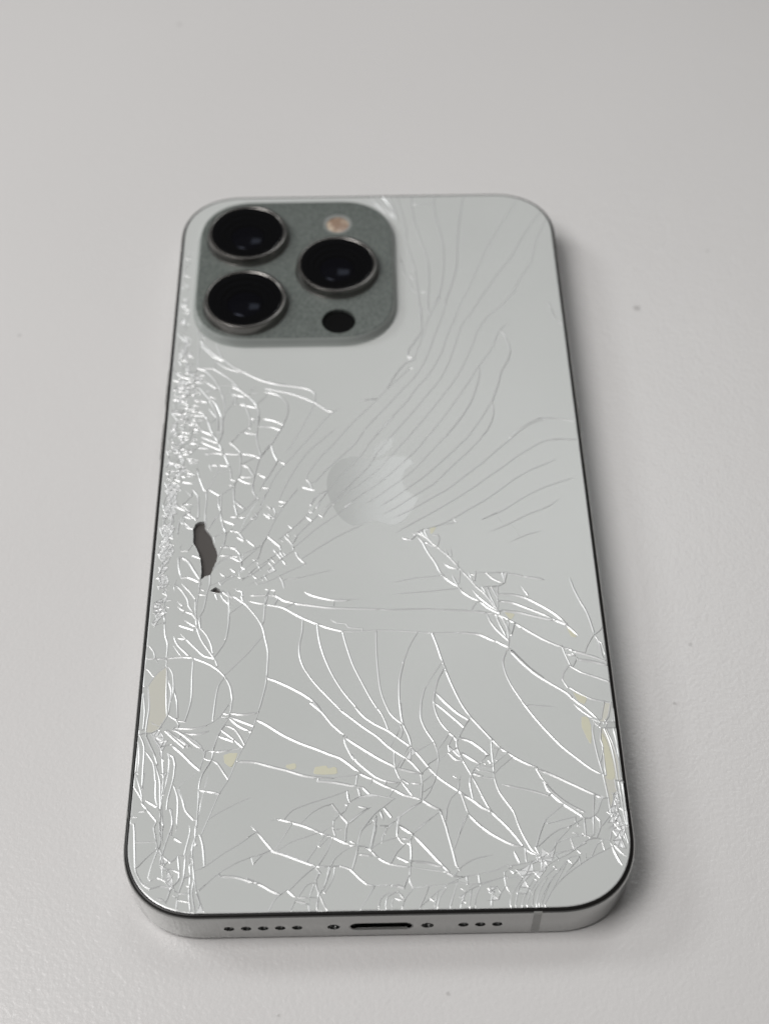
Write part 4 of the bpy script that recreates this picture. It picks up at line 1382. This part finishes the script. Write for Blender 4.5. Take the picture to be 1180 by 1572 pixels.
# half width of the crack's raised lips (mm), slope of the lips, length over which a dying crack thins out
CLS = {'f': (0.115, 0.33, 1.5), 't': (0.13, 0.32, 2.0), 'n': (0.155, 0.42, 1.5), 'm': (0.19, 0.42, 1.2),
       'b': (0.24, 0.42, 0.8), 's': (0.21, 0.42, 0.12), 'k': (0.11, 0.45, 0.3), 'o': (0.13, -0.35, 0.1),
       'h': (0.05, 0.3, 0.1), 'z': (0.0015, 0.0, 0.05)}
ZONES = [("-34.75,25.5 -31.6,25.0 -31.3,12 -30.9,2.0 -34.75,2.0", 1.15, 0.8),
         ("-34.75,2.4 -31.6,2.4 -32.0,-10 -32.2,-22.63 -32.4,-26.4 -34.5,-26.4", 0.85, 0.82),
         ("-31.4,24.0 -29.4,20.0 -28.9,6.0 -29.8,-6.0 -31.4,-22 -31.9,-12 -31.2,4.0", 1.5, 0.6),
         ("-33.87,-42.70 -31.56,-42.74 -30.4,-50.76 -29.9,-62.82 -26.5,-70.3 -29.5,-69.5 -31.44,-61.80 -31.20,-52.80", 0.95, 0.72),
         ("32.4,-56.89 34.3,-54.0 34.6,-62.5 33.8,-64.8 32.2,-63.4 31.8,-60.08", 0.85, 0.75),
         ("12.5,-70.8 17,-67.5 22,-64.5 25,-62 26,-64 22.5,-68 20.5,-71.2 15,-71.8", 1.1, 0.55),
         ("-34.7,37.5 -34.6,60 -33.0,60 -32.9,44 -32.0,37.28 -31.2,27.5 -34.6,26.4", 1.0, 0.6)]

def parse(s):
    return [np.array([[float(c) for c in q.split(',')] for q in l.split()]) for l in s.strip().split('\n')]

def inside(poly, pts):
    pts = np.atleast_2d(pts)
    x, y = pts[:, 0], pts[:, 1]
    res = np.zeros(len(pts), bool)
    n = len(poly)
    j = n - 1
    for i in range(n):
        xi, yi, xj, yj = poly[i][0], poly[i][1], poly[j][0], poly[j][1]
        if yi != yj:
            c = ((yi > y) != (yj > y)) & (x < (xj - xi) * (y - yi) / (yj - yi) + xi)
            res ^= c
        j = i
    return res

def spline(P, step):
    """centripetal-ish Catmull-Rom through the traced points"""
    n = len(P)
    if n == 2:
        k = max(1, int(np.linalg.norm(P[1] - P[0]) / step))
        return np.array([P[0] + (P[1] - P[0]) * i / k for i in range(k + 1)])
    Q = np.vstack([2 * P[0] - P[1], P, 2 * P[-1] - P[-2]])
    out = []
    for i in range(1, n):
        p0, p1, p2, p3 = Q[i - 1], Q[i], Q[i + 1], Q[i + 2]
        k = max(1, int(np.linalg.norm(p2 - p1) / step))
        for a in range(k):
            t = a / k
            m1, m2 = (p2 - p0) * 0.42, (p3 - p1) * 0.42
            h = (2 * t**3 - 3 * t**2 + 1, t**3 - 2 * t**2 + t, -2 * t**3 + 3 * t**2, t**3 - t**2)
            out.append(h[0] * p1 + h[1] * m1 + h[2] * p2 + h[3] * m2)
    out.append(P[-1])
    return np.array(out)

def build_lines():
    lines = []          # (class, Nx2 array, slope factor)
    outline = np.array(resample(rounded(GX, GY, RG, 2.25, 18), 1.2))
    raw = []
    for l in CRACKS.strip().split('\n'):
        c, rest = l[0], l[2:]
        P = np.array([[float(v) for v in q.split(',')] for q in rest.split()])
        raw.append((c, P))
    # net of fine cracks in the crushed zones
    for zs, cell, prob in ZONES:
        Z = parse(zs)[0]
        x0, y0 = Z.min(0)
        x1, y1 = Z.max(0)
        nx, ny = int((x1 - x0) / cell) + 2, int((y1 - y0) / cell) + 2
        G = {}
        for i in range(nx):
            for j in range(ny):
                p = np.array([x0 + (i + 0.5 * (j % 2)) * cell, y0 + j * cell]) + rng.uniform(-0.36, 0.36, 2) * cell
                if inside(Z, p)[0]:
                    G[i, j] = p
        for (i, j), p in G.items():
            for d in ((1, 0), (0, 1), (1, 1) if j % 2 else (-1, 1)):
                q = G.get((i + d[0], j + d[1]))
                if q is not None and rng.random() < prob:
                    raw.append(('k', np.array([p, q])))
    # stacked splinters lying across the crushed edge
    for _ in range(170):
        y = rng.uniform(1.0, 27.0) if rng.random() < 0.8 else rng.uniform(-26.5, 1.0)
        x = rng.uniform(-34.6, -30.0 if y > 0 else -32.4)
        L = rng.uniform(0.5, 2.2) if y > 0 else rng.uniform(0.4, 0.9)
        a = rng.normal(-0.10, 0.16)
        p = np.array([x, y])
        q = p + L * np.array([math.cos(a), math.sin(a)])
        if q[0] < -28.8:
            raw.append(('s', np.array([p, q])))
    for c, P in raw:
        if c != 'k':
            if c in 'fnmbt':
                jit = 0.03
                P = P + rng.normal(0, jit, P.shape)
            P = spline(P, 0.55 if c != 's' else 0.5)
            if c == 's':     # keep full width almost to the ends of a short bar
                d0 = (P[1] - P[0]); d0 = d0 / np.linalg.norm(d0)
                d1 = (P[-2] - P[-1]); d1 = d1 / np.linalg.norm(d1)
                P = np.vstack([P[:1], P[0] + d0 * 0.07, P[1:-1], P[-1] + d1 * 0.07, P[-1:]])
        lines.append([c, P, rng.uniform(0.78, 1.2)])
    # snap loose ends: onto a neighbouring crack, or out across the rim
    A = np.vstack([l[1][:-1] for l in lines]); B = np.vstack([l[1][1:] for l in lines])
    own = np.concatenate([[i] * (len(l[1]) - 1) for i, l in enumerate(lines)])
    D = B - A
    LL = (D**2).sum(1) + 1e-12
    for i, l in enumerate(lines):
        if l[0] in 'ks':
            continue
        for end in (0, -1):
            p = l[1][end]
            prev = l[1][1] if end == 0 else l[1][-2]
            if abs(p[0]) > GX - 0.75 or abs(p[1]) > GY - 0.75:
                q = p.copy()
                if abs(p[0]) > GX - 0.75: q[0] = math.copysign(GX + 0.3, p[0])
                else: q[1] = math.copysign(GY + 0.3, p[1])
            else:
                t = np.clip(((p - A) * D).sum(1) / LL, 0, 1)
                C = A + D * t[:, None]
                d = np.linalg.norm(C - p, axis=1)
                d[own == i] = 9
                k = int(d.argmin())
                if d[k] > (1.1 if l[0] == "f" else 0.6):
                    continue
                v = C[k] - p
                nv = np.linalg.norm(v)
                q = C[k] + (v / nv * 0.05 if nv > 1e-4 else 0)
            l[1] = np.vstack([q[None], l[1]]) if end == 0 else np.vstack([l[1], q[None]])
    ol = np.vstack([outline, outline[:1]])
    lines.append(['o', ol, 1.0])
    for h in parse(HOLES):
        hs = np.vstack([h, h[:1]])
        # chipped, slightly ragged rim
        out = []
        for a, b in zip(hs[:-1], hs[1:]):
            L = np.linalg.norm(b - a)
            k = max(1, int(L / 0.45))
            for s in range(k):
                out.append(a + (b - a) * s / k + (rng.normal(0, 0.03, 2) if L > 0.5 else 0))
        out.append(out[0])
        lines.append(['h', np.array(out), 1.0])
    return lines, outline

def arrangement(lines, outline):
    A = np.vstack([l[1][:-1] for l in lines]); B = np.vstack([l[1][1:] for l in lines])
    cls = np.concatenate([[l[0]] * (len(l[1]) - 1) for l in lines])
    fac = np.concatenate([[l[2]] * (len(l[1]) - 1) for l in lines])
    keep = np.linalg.norm(B - A, axis=1) > 1e-6
    A, B, cls, fac = A[keep], B[keep], cls[keep], fac[keep]
    n = len(A)
    D = B - A
    cuts = [[0.0, 1.0] for _ in range(n)]
    lo, hi = np.minimum(A, B), np.maximum(A, B)
    for i in range(n):
        m = np.nonzero((lo[i + 1:, 0] <= hi[i, 0]) & (hi[i + 1:, 0] >= lo[i, 0]) &
                       (lo[i + 1:, 1] <= hi[i, 1]) & (hi[i + 1:, 1] >= lo[i, 1]))[0] + i + 1
        if not len(m):
            continue
        d2 = D[m]
        den = D[i, 0] * d2[:, 1] - D[i, 1] * d2[:, 0]
        ok = np.abs(den) > 1e-9
        m, d2, den = m[ok], d2[ok], den[ok]
        r = A[m] - A[i]
        t = (r[:, 0] * d2[:, 1] - r[:, 1] * d2[:, 0]) / den
        u = (r[:, 0] * D[i, 1] - r[:, 1] * D[i, 0]) / den
        ok = (t > -1e-6) & (t < 1 + 1e-6) & (u > -1e-6) & (u < 1 + 1e-6)
        for k, tt, uu in zip(m[ok], t[ok], u[ok]):
            cuts[i].append(min(max(tt, 0), 1)); cuts[k].append(min(max(uu, 0), 1))
    # vertices merged on a fine tolerance
    verts, grid = [], {}
    TOL = 0.035
    def vid(p):
        gx, gy = int(math.floor(p[0] / TOL)), int(math.floor(p[1] / TOL))
        for a in (gx - 1, gx, gx + 1):
            for b in (gy - 1, gy, gy + 1):
                for v in grid.get((a, b), ()):
                    if (verts[v][0] - p[0])**2 + (verts[v][1] - p[1])**2 < TOL * TOL:
                        return v
        verts.append((float(p[0]), float(p[1])))
        grid.setdefault((gx, gy), []).append(len(verts) - 1)
        return len(verts) - 1
    edges = {}
    prio = 'zktfnsmbho'
    order = sorted(range(n), key=lambda i: -prio.index(cls[i]))
    for i in order:
        ts = sorted(set(round(t, 7) for t in cuts[i]))
        ids = [vid(A[i] + D[i] * t) for t in ts]
        for a, b in zip(ids[:-1], ids[1:]):
            if a == b:
                continue
            key = (min(a, b), max(a, b))
            if key not in edges:
                edges[key] = (cls[i], fac[i])
    V = np.array(verts)
    # clip to the glass; nothing under the camera plate
    poly = outline
    keys = list(edges)
    mids = np.array([(V[a] + V[b]) / 2 for a, b in keys])
    ins = inside(poly, mids)
    plate = np.array(rounded(17.6, 18.0, 9.8, 2.25, 10, -13.6, 50.9))
    under = inside(plate, mids)
    for l in lines:
        if l[0] == 'h':        # nothing crosses the missing pieces
            under |= inside(l[1], mids)
    for k, i_, u_ in zip(keys, ins, under):
        if edges[k][0] in 'oh':
            continue
        if not i_ or u_:
            del edges[k]
    # after merging, drop edges that properly cross any other (rare leftovers)
    def cleanup_crossings():
        ks = list(edges)
        a = np.array([V[k[0]] for k in ks]); b = np.array([V[k[1]] for k in ks]); d = b - a
        l_, h_ = np.minimum(a, b), np.maximum(a, b)
        bad = set()
        for i in range(len(ks)):
            m = np.nonzero((l_[i + 1:, 0] <= h_[i, 0]) & (h_[i + 1:, 0] >= l_[i, 0]) & (l_[i + 1:, 1] <= h_[i, 1]) & (h_[i + 1:, 1] >= l_[i, 1]))[0] + i + 1
            for j in m:
                if set(ks[i]) & set(ks[j]):
                    continue
                den = d[i, 0] * d[j, 1] - d[i, 1] * d[j, 0]
                if abs(den) < 1e-12:
                    continue
                r = a[j] - a[i]
                t = (r[0] * d[j, 1] - r[1] * d[j, 0]) / den
                u = (r[0] * d[i, 1] - r[1] * d[i, 0]) / den
                if 0 < t < 1 and 0 < u < 1:
                    bad.add(ks[j] if prio.index(edges[ks[j]][0]) <= prio.index(edges[ks[i]][0]) else ks[i])
        for k in bad:
            edges.pop(k, None)
        return len(bad)
    nb = cleanup_crossings()
    # trim tiny stubs
    for _ in range(3):
        deg = {}
        for a, b in edges:
            deg[a] = deg.get(a, 0) + 1; deg[b] = deg.get(b, 0) + 1
        for k in list(edges):
            a, b = k
            if (deg[a] == 1 or deg[b] == 1) and np.linalg.norm(V[a] - V[b]) < 0.12 and edges[k][0] not in 'os':
                del edges[k]
    # tie loose islands to the rest with a hairline
    verts = [tuple(v) for v in V]
    while True:
        par = {}
        def find(x):
            while par.setdefault(x, x) != x:
                par[x] = par[par[x]]; x = par[x]
            return x
        for a, b in edges:
            par[find(a)] = find(b)
        root = find(next(k for k in edges if edges[k][0] == 'o')[0])
        comps = {}
        for v in list(par):
            comps.setdefault(find(v), []).append(v)
        others = [r for r in comps if r != root]
        if not others:
            break
        VV = np.array(verts)
        ks = list(edges)
        ea = np.array([k[0] for k in ks]); eb = np.array([k[1] for k in ks])
        ec = np.array([find(k[0]) for k in ks])
        PA, PD = VV[ea], VV[eb] - VV[ea]
        L2 = (PD**2).sum(1)
        done = set()
        touched = set()
        for r in others:
            if r in done:
                continue
            best = None
            sel = ec != r
            for v in comps[r]:
                t = np.clip(((VV[v] - PA) * PD).sum(1) / L2, 0, 1)
                C = PA + PD * t[:, None]
                d = np.where(sel, ((C - VV[v])**2).sum(1), 1e9)
                k = int(d.argmin())
                if best is None or d[k] < best[0]:
                    best = (d[k], v, k, t[k], C[k])
            dd, v, k, t, c = best
            key = ks[k]
            if key in touched or key not in edges:
                continue
            touched.add(key)
            done.add(r); done.add(ec[k])
            if t < 0.08: w = key[0]
            elif t > 0.92: w = key[1]
            else:
                verts.append(tuple(c)); w = len(verts) - 1
                e = edges.pop(key)
                edges[tuple(sorted((key[0], w)))] = e
                edges[tuple(sorted((key[1], w)))] = e
            edges.setdefault(tuple(sorted((v, w))), ('z', 1.0))
    return np.array(verts), edges, nb

def trace_faces(V, edges):
    nbr = {}
    for a, b in edges:
        nbr.setdefault(a, []).append(b); nbr.setdefault(b, []).append(a)
    pos = {}
    for v, ns in nbr.items():
        ns.sort(key=lambda w: math.atan2(V[w][1] - V[v][1], V[w][0] - V[v][0]))
        pos[v] = {w: i for i, w in enumerate(ns)}
    seen, faces = set(), []
    for a in nbr:
        for b in nbr[a]:
            if (a, b) in seen:
                continue
            loop, u, v = [], a, b
            while (u, v) not in seen:
                seen.add((u, v))
                loop.append(u)
                ns = nbr[v]
                w = ns[(pos[v][u] - 1) % len(ns)]
                u, v = v, w
            P = V[loop]
            area = 0.5 * np.sum(P[:, 0] * np.roll(P[:, 1], -1) - np.roll(P[:, 0], -1) * P[:, 1])
            if area > 1e-4:
                faces.append((area, loop))
    return faces, nbr

lines, outline = build_lines()
GV, GE, nbad = arrangement(lines, outline)
faces, nbr = trace_faces(GV, GE)
# width of every crack at both of its ends: thins out towards a free tip
tipd = {}
import heapq
heap = [(0.0, v) for v in nbr if len(nbr[v]) == 1]
for d, v in heap:
    tipd[v] = 0.0
heapq.heapify(heap)
while heap:
    d, v = heapq.heappop(heap)
    if d > tipd.get(v, 9) or d > 3.5:
        continue
    if d > 0 and len(nbr[v]) != 2:
        continue
    for w in nbr[v]:
        nd_ = d + float(np.linalg.norm(GV[w] - GV[v]))
        if nd_ < tipd.get(w, 9):
            tipd[w] = nd_
            heapq.heappush(heap, (nd_, w))
def lip(a, b, at):
    c, f = GE[(min(a, b), max(a, b))]
    w, s, tl = CLS[c]
    k = min(1.0, tipd.get(at, 9.0) / tl) if len(nbr[at]) <= 2 else 1.0
    return w * k, s * f
vh = {}
for (a, b) in GE:          # one height per vertex so that neighbours meet
    for v in (a, b):
        w, s = lip(a, b, v)
        h = w * s
        if GE[(a, b)][0] == 'o':
            vh[v] = -0.07
        elif vh.get(v, 0) >= 0:
            vh[v] = max(vh.get(v, 0), h)

def face_geometry(area, loop):
    n = len(loop)
    P = GV[loop]
    prv, nxt = np.roll(P, 1, 0), np.roll(P, -1, 0)
    ins = np.zeros_like(P)
    for i in range(n):
        a, c, b = loop[i - 1], loop[i], loop[(i + 1) % n]
        w1, _ = lip(a, c, c)
        w2, _ = lip(c, b, c)
        if a == b:
            ins[i] = P[i]
            continue
        d1 = P[i] - prv[i]; d1 = d1 / np.linalg.norm(d1)
        d2 = nxt[i] - P[i]; d2 = d2 / np.linalg.norm(d2)
        n1, n2 = np.array([-d1[1], d1[0]]), np.array([-d2[1], d2[0]])
        cr = d1[0] * d2[1] - d1[1] * d2[0]
        if abs(cr) < 0.12:
            off = (n1 * w1 + n2 * w2) / 2
        else:
            off = (w1 * d2 - w2 * d1) / (-cr) * -1.0
            off = (d2 * w1 - d1 * w2) / (cr) * -1.0
            # intersection of the two offset lines
            M = np.array([n1, n2])
            off = np.linalg.solve(M, np.array([w1, w2]))
        mx = 2.2 * max(w1, w2)
        L = np.linalg.norm(off)
        if L > mx:
            off *= mx / L
        L = min(L, mx)
        if L > 1e-5:      # stay clear of the far side of narrow splinters
            q = P - P[i]
            dist = np.linalg.norm(q, axis=1)
            ahead = (q @ (off / L)) > 0.25 * dist
            idx = np.abs((np.arange(n) - i + n // 2) % n - n // 2)
            mk = ahead & (dist > 1e-6) & (idx > 1)
            if mk.any():
                dm = dist[mk].min() * 0.33
                if L > dm:
                    off *= dm / L
        ins[i] = P[i] + off
    ok = 0.5 * np.sum(ins[:, 0] * np.roll(ins[:, 1], -1) - np.roll(ins[:, 0], -1) * ins[:, 1]) > 0.12 * area
    return P, (ins if ok else P.copy())

from mathutils.geometry import delaunay_2d_cdt
odd = []
def top_face(V, F, M, loop, P, I, tilt, area):
    """flat top of a shard: cracks that die inside it only raise lips on it"""
    idx = list(range(len(loop)))
    ch = True
    while ch and len(idx) > 3:
        ch = False
        k = 0
        while k < len(idx) and len(idx) > 3:
            a, b_ = idx[k - 1], idx[(k + 1) % len(idx)]
            if loop[a] == loop[b_]:
                for r in sorted((k, (k + 1) % len(idx)), reverse=True):
                    idx.pop(r)
                ch = True
                k = max(0, k - 1)
            else:
                k += 1
    pts = []
    for i in idx:
        q = I[i] if vh[loop[i]] < 0 else P[i]
        pts.append((float(q[0]), float(q[1])))
    tri = []
    try:
        vo, eo, fo_, _, _, _ = delaunay_2d_cdt([Vector(p) for p in pts], [], [list(range(len(pts)))], 1, 1e-5)
        tri = [tuple(f) for f in fo_]
        cen = np.array([[sum(vo[k].x for k in f) / 3, sum(vo[k].y for k in f) / 3] for f in tri])
        ok = inside(np.array(pts), cen)
        tri = [f for f, g in zip(tri, ok) if g]
    except Exception:
        pass
    ar = 0.0
    for f in tri:
        a, b_, c_ = (vo[f[0]], vo[f[1]], vo[f[2]])
        ar += abs((b_.x - a.x) * (c_.y - a.y) - (b_.y - a.y) * (c_.x - a.x)) / 2
    Q = np.array(pts)
    want = 0.5 * np.sum(Q[:, 0] * np.roll(Q[:, 1], -1) - np.roll(Q[:, 0], -1) * Q[:, 1])
    if abs(ar - want) > 0.02 * want + 0.002:
        odd.append((round(want, 2), round(ar, 2), len(pts)))
    o = len(V)
    V += [(v.x, v.y, ZT + tilt((v.x, v.y))) for v in vo]
    for f in tri:
        a, b_, c_ = (vo[f[0]], vo[f[1]], vo[f[2]])
        s = (b_.x - a.x) * (c_.y - a.y) - (b_.y - a.y) * (c_.x - a.x)
        F.append(tuple(o + k for k in (f if s > 0 else f[::-1])))
        M.append(0)

def shard_mesh(area, loop, bottom):
    n = len(loop)
    P, I = face_geometry(area, loop)
    c = P.mean(0)
    size = math.sqrt(area)
    # settled, slightly out-of-plane pieces: small splinters lean more
    amp = 0.0 if size > 7 else min(0.22, 0.012 + 0.06 / max(size, 0.2) ** 1.3)
    tx, ty = rng.normal(0, amp, 2)
    ext = np.abs((P - c) @ np.array([tx, ty])).max()
    lim = 0.05 if size > 1.2 else 0.085
    if ext > lim:
        tx, ty = tx * lim / ext, ty * lim / ext
    dz = 0.0 if size > 5 else rng.uniform(-0.015, 0.015)
    tilt = lambda q: (q[0] - c[0]) * tx + (q[1] - c[1]) * ty + dz
    V, F, M = [], [], []
    for i in range(n):
        V.append((I[i][0], I[i][1], ZT + tilt(I[i]) - 0.004))
    for i in range(n):
        V.append((P[i][0], P[i][1], ZT + vh[loop[i]] + 0.35 * tilt(P[i])))
    for i in range(n):
        V.append((P[i][0], P[i][1], bottom))
    top_face(V, F, M, loop, P, I, tilt, area)
    for i in range(n):
        j = (i + 1) % n
        F.append((n + i, n + j, j, i)); M.append(1)
        F.append((2 * n + i, 2 * n + j, n + j, n + i)); M.append(1)
    return V, F, M

hole_verts = set(v for k, e in GE.items() if e[0] == 'h' for v in k)
def is_hole(loop):
    return sum(v in hole_verts for v in loop) > 0.85 * len(loop)

back = bpy.data.objects.new("back_glass", None)
back.empty_display_size = 0.01
back.location = (0, 0, 0)
COL.objects.link(back)
back.parent = phone
faces.sort(key=lambda f: -f[0])
tint_pts = np.array(TINTS)
cr_V, cr_F, cr_M = [], [], []
ns = 0
for area, loop in faces:
    if is_hole(loop):
        continue
    V, F, M = shard_mesh(area, loop, 7.04)
    yellow = area < 60 and bool(inside(GV[loop], tint_pts).any())
    if ns < 290:
        mesh_obj("glass_shard", V, F, [M_YELLOW if yellow else M_GLASS, M_FRACT], back, M)
        ns += 1
    else:
        o = len(cr_V)
        cr_V += V
        cr_F += [tuple(o + i for i in f) for f in F]
        cr_M += [2 if (m == 0 and yellow) else m for m in M]
if cr_V:
    crumbs = mesh_obj("glass_splinters", cr_V, cr_F, [M_POWDER, M_FRACT, M_YELLOW], back, cr_M)
    crumbs["kind"] = "stuff"
print("cracks:", len(lines), "edges", len(GE), "faces", len(faces), "shards", ns, "dropped", nbad, "odd", odd[:20], len(odd))

# yellowed adhesive smears on the glass
def blob(name, P, z0, z1, mat, parent):
    P = spline(np.vstack([P, P[:1]]), 0.25)[:-1]
    P = P + rng.normal(0, 0.03, P.shape)
    c = P.mean(0)
    n = len(P)
    V = [(p[0], p[1], z0) for p in P] + [(c[0] + (p[0] - c[0]) * .94, c[1] + (p[1] - c[1]) * .94, z1) for p in P]
    F = [tuple(range(n, 2 * n))] + [(i, (i + 1) % n, n + (i + 1) % n, n + i) for i in range(n)]
    o = mesh_obj(name, V, F, mat, parent)
    fix_normals(o)
    return o
for P in parse(PATCHES):
    blob("adhesive_smear", P, ZT - 0.03, ZT + 0.022, M_ADH, back)

# ------------------------------------------------------------------ emblem
def bez(p0, p1, p2, p3, k=10):
    return [tuple((1 - t)**3 * np.array(p0) + 3 * (1 - t)**2 * t * np.array(p1) + 3 * (1 - t) * t * t * np.array(p2) + t**3 * np.array(p3)) for t in [i / k for i in range(k)]]
body = []
body += bez((0.0, 4.9), (1.2, 4.9), (2.4, 6.1), (4.2, 5.9))
body += bez((4.2, 5.9), (5.2, 5.8), (6.3, 5.4), (7.0, 4.3))
body += bez((7.0, 4.3), (4.0, 2.6), (4.3, -1.7), (7.4, -3.1))
body += bez((7.4, -3.1), (6.5, -5.7), (4.9, -8.6), (3.1, -8.6))
body += bez((3.1, -8.6), (1.9, -8.6), (1.5, -7.85), (0.1, -7.85))
body += bez((0.1, -7.85), (-1.4, -7.85), (-1.9, -8.6), (-3.0, -8.6))
body += bez((-3.0, -8.6), (-5.2, -8.6), (-7.7, -3.6), (-7.7, 0.1))
body += bez((-7.7, 0.1), (-7.7, 3.9), (-5.3, 5.9), (-3.0, 5.9))
body += bez((-3.0, 5.9), (-1.6, 5.9), (-0.9, 4.9), (0.0, 4.9))
leaf = bez((0.1, 5.6), (-0.3, 7.6), (1.6, 9.7), (3.5, 9.8)) + bez((3.5, 9.8), (3.8, 7.6), (2.0, 5.6), (0.1, 5.6))
EY = 1.0
emblem = bpy.data.objects.new("emblem", None)
emblem.empty_display_size = 0.005
COL.objects.link(emblem)
emblem.parent = phone
for nm, pts in (("emblem_body", body), ("emblem_leaf", leaf)):
    n = len(pts)
    o = mesh_obj(nm, [(x, y + EY, ZT + 0.012) for x, y in pts] + [(x, y + EY, ZT - 0.05) for x, y in pts],
                 [tuple(range(n))] + [(i, n + i, n + (i + 1) % n, (i + 1) % n) for i in range(n)], M_EMBLEM, emblem)
    fix_normals(o)

# ------------------------------------------------------------------ camera block
PX, PY = -13.65, 51.25
PHX, PHY, PR = 18.1, 18.25, 10.3
ZP = 9.35
def pring(d, z):
    return (rounded(PHX - d, PHY - d, PR - d, 2.3, 16, PX, PY), z)
plate_rings = [pring(-0.75, ZT - 0.25), pring(-0.50, ZT + 0.10), pring(-0.30, ZT + 0.28), pring(-0.18, ZT + 0.60), pring(-0.10, ZT + 1.15),
               pring(-0.02, ZP - 0.28), pring(0.10, ZP - 0.10), pring(0.34, ZP - 0.01), pring(0.42, ZP)]
block = sweep("camera_plate", plate_rings, [M_LIP, M_PLATE], phone, closed=False, fmat_of=lambda r: 0 if r < 6 else 1)
npl = len(plate_rings[0][0])
bm = bmesh.new(); bm.from_mesh(block.data); bm.verts.ensure_lookup_table()
f = bm.faces.new([bm.verts[(len(plate_rings) - 1) * npl + i] for i in range(npl)]); f.material_index = 1
f2 = bm.faces.new([bm.verts[i] for i in range(npl)][::-1]); f2.material_index = 0
bmesh.ops.recalc_face_normals(bm, faces=bm.faces)
bm.to_mesh(block.data); bm.free()

LENS = [(-22.72, 59.2), (-22.50, 41.55), (-5.90, 50.35)]
def zcut(cx, cy, r, z0, z1, seg=48):
    V, F = [], []
    for z in (z0, z1):
        V += [(cx + r * math.cos(2 * math.pi * i / seg), cy + r * math.sin(2 * math.pi * i / seg), z) for i in range(seg)]
    F = [(i, (i + 1) % seg, seg + (i + 1) % seg, seg + i) for i in range(seg)] + [tuple(range(seg))[::-1], tuple(range(seg, 2 * seg))]
    o = mesh_obj("cutter", V, F, M_PLATE)
    fix_normals(o)
    return o
FL, LI = (-5.85, 62.95), (-5.65, 37.1)
boolean_cut(block, [zcut(LI[0], LI[1], 3.05, ZP - 0.75, ZP + 1), zcut(FL[0], FL[1], 2.75, ZP - 0.4, ZP + 1)] +
            [zcut(x, y, 6.9, ZP - 1.3, ZP + 1) for x, y in LENS])
smooth_by_angle(block, 30)

ZL = 11.15
for k, (x, y) in enumerate(LENS):
    lens = bpy.data.objects.new("camera_lens", None)
    lens.empty_display_size = 0.005
    COL.objects.link(lens)
    lens.parent = phone
    lathe("lens_ring", [(6.95, ZP - 1.0), (7.80, ZP - 0.03), (7.78, ZP + 0.06), (7.62, ZP + 0.22), (7.52, ZP + 0.9), (7.44, ZL - 0.28), (7.32, ZL - 0.08),
                        (7.14, ZL), (6.92, ZL - 0.02), (6.72, ZL - 0.14), (6.68, ZL - 0.4), (6.68, ZP - 1.0)], x, y, M_RING, lens, 96)
    g = lathe("cover_glass", [(6.72, ZL - 0.32), (6.70, ZL - 0.18), (6.56, ZL - 0.125), (6.50, ZL - 0.12), (6.44, ZL - 0.12), (3.0, ZL - 0.12)], x, y, M_CLEAR, lens, 72, True)
    lathe("lens_barrel", [(6.66, ZL - 0.42), (5.6, ZL - 0.5), (5.5, ZL - 0.8), (4.5, ZL - 0.9), (4.3, ZL - 1.25), (3.4, ZL - 1.3), (3.3, ZL - 1.9)], x, y, M_BLACK, lens, 64, True)
    dome = [(3.35 * math.cos(math.radians(a)), ZL - 1.85 + 0.75 * math.sin(math.radians(a))) for a in range(0, 91, 10)]
    lathe("front_element", dome, x, y, M_LENS, lens, 48)

flash = bpy.data.objects.new("flash_lamp", None)
flash.empty_display_size = 0.003
COL.objects.link(flash)
flash.parent = phone
lathe("flash_ring", [(2.72, ZP - 0.39), (2.70, ZP - 0.04), (2.55, ZP - 0.02), (2.15, ZP - 0.18), (2.12, ZP - 0.39)], FL[0], FL[1], M_FLASHW, flash, 48)
lathe("flash_diffuser", [(2.12, ZP - 0.30), (1.4, ZP - 0.2), (0.5, ZP - 0.15)], FL[0], FL[1], M_FLASH, flash, 40, True)
lidar = lathe("depth_sensor", [(3.0, ZP - 0.74), (2.98, ZP - 0.55), (2.5, ZP - 0.53)], LI[0], LI[1], M_SENSOR, phone, 48, True)
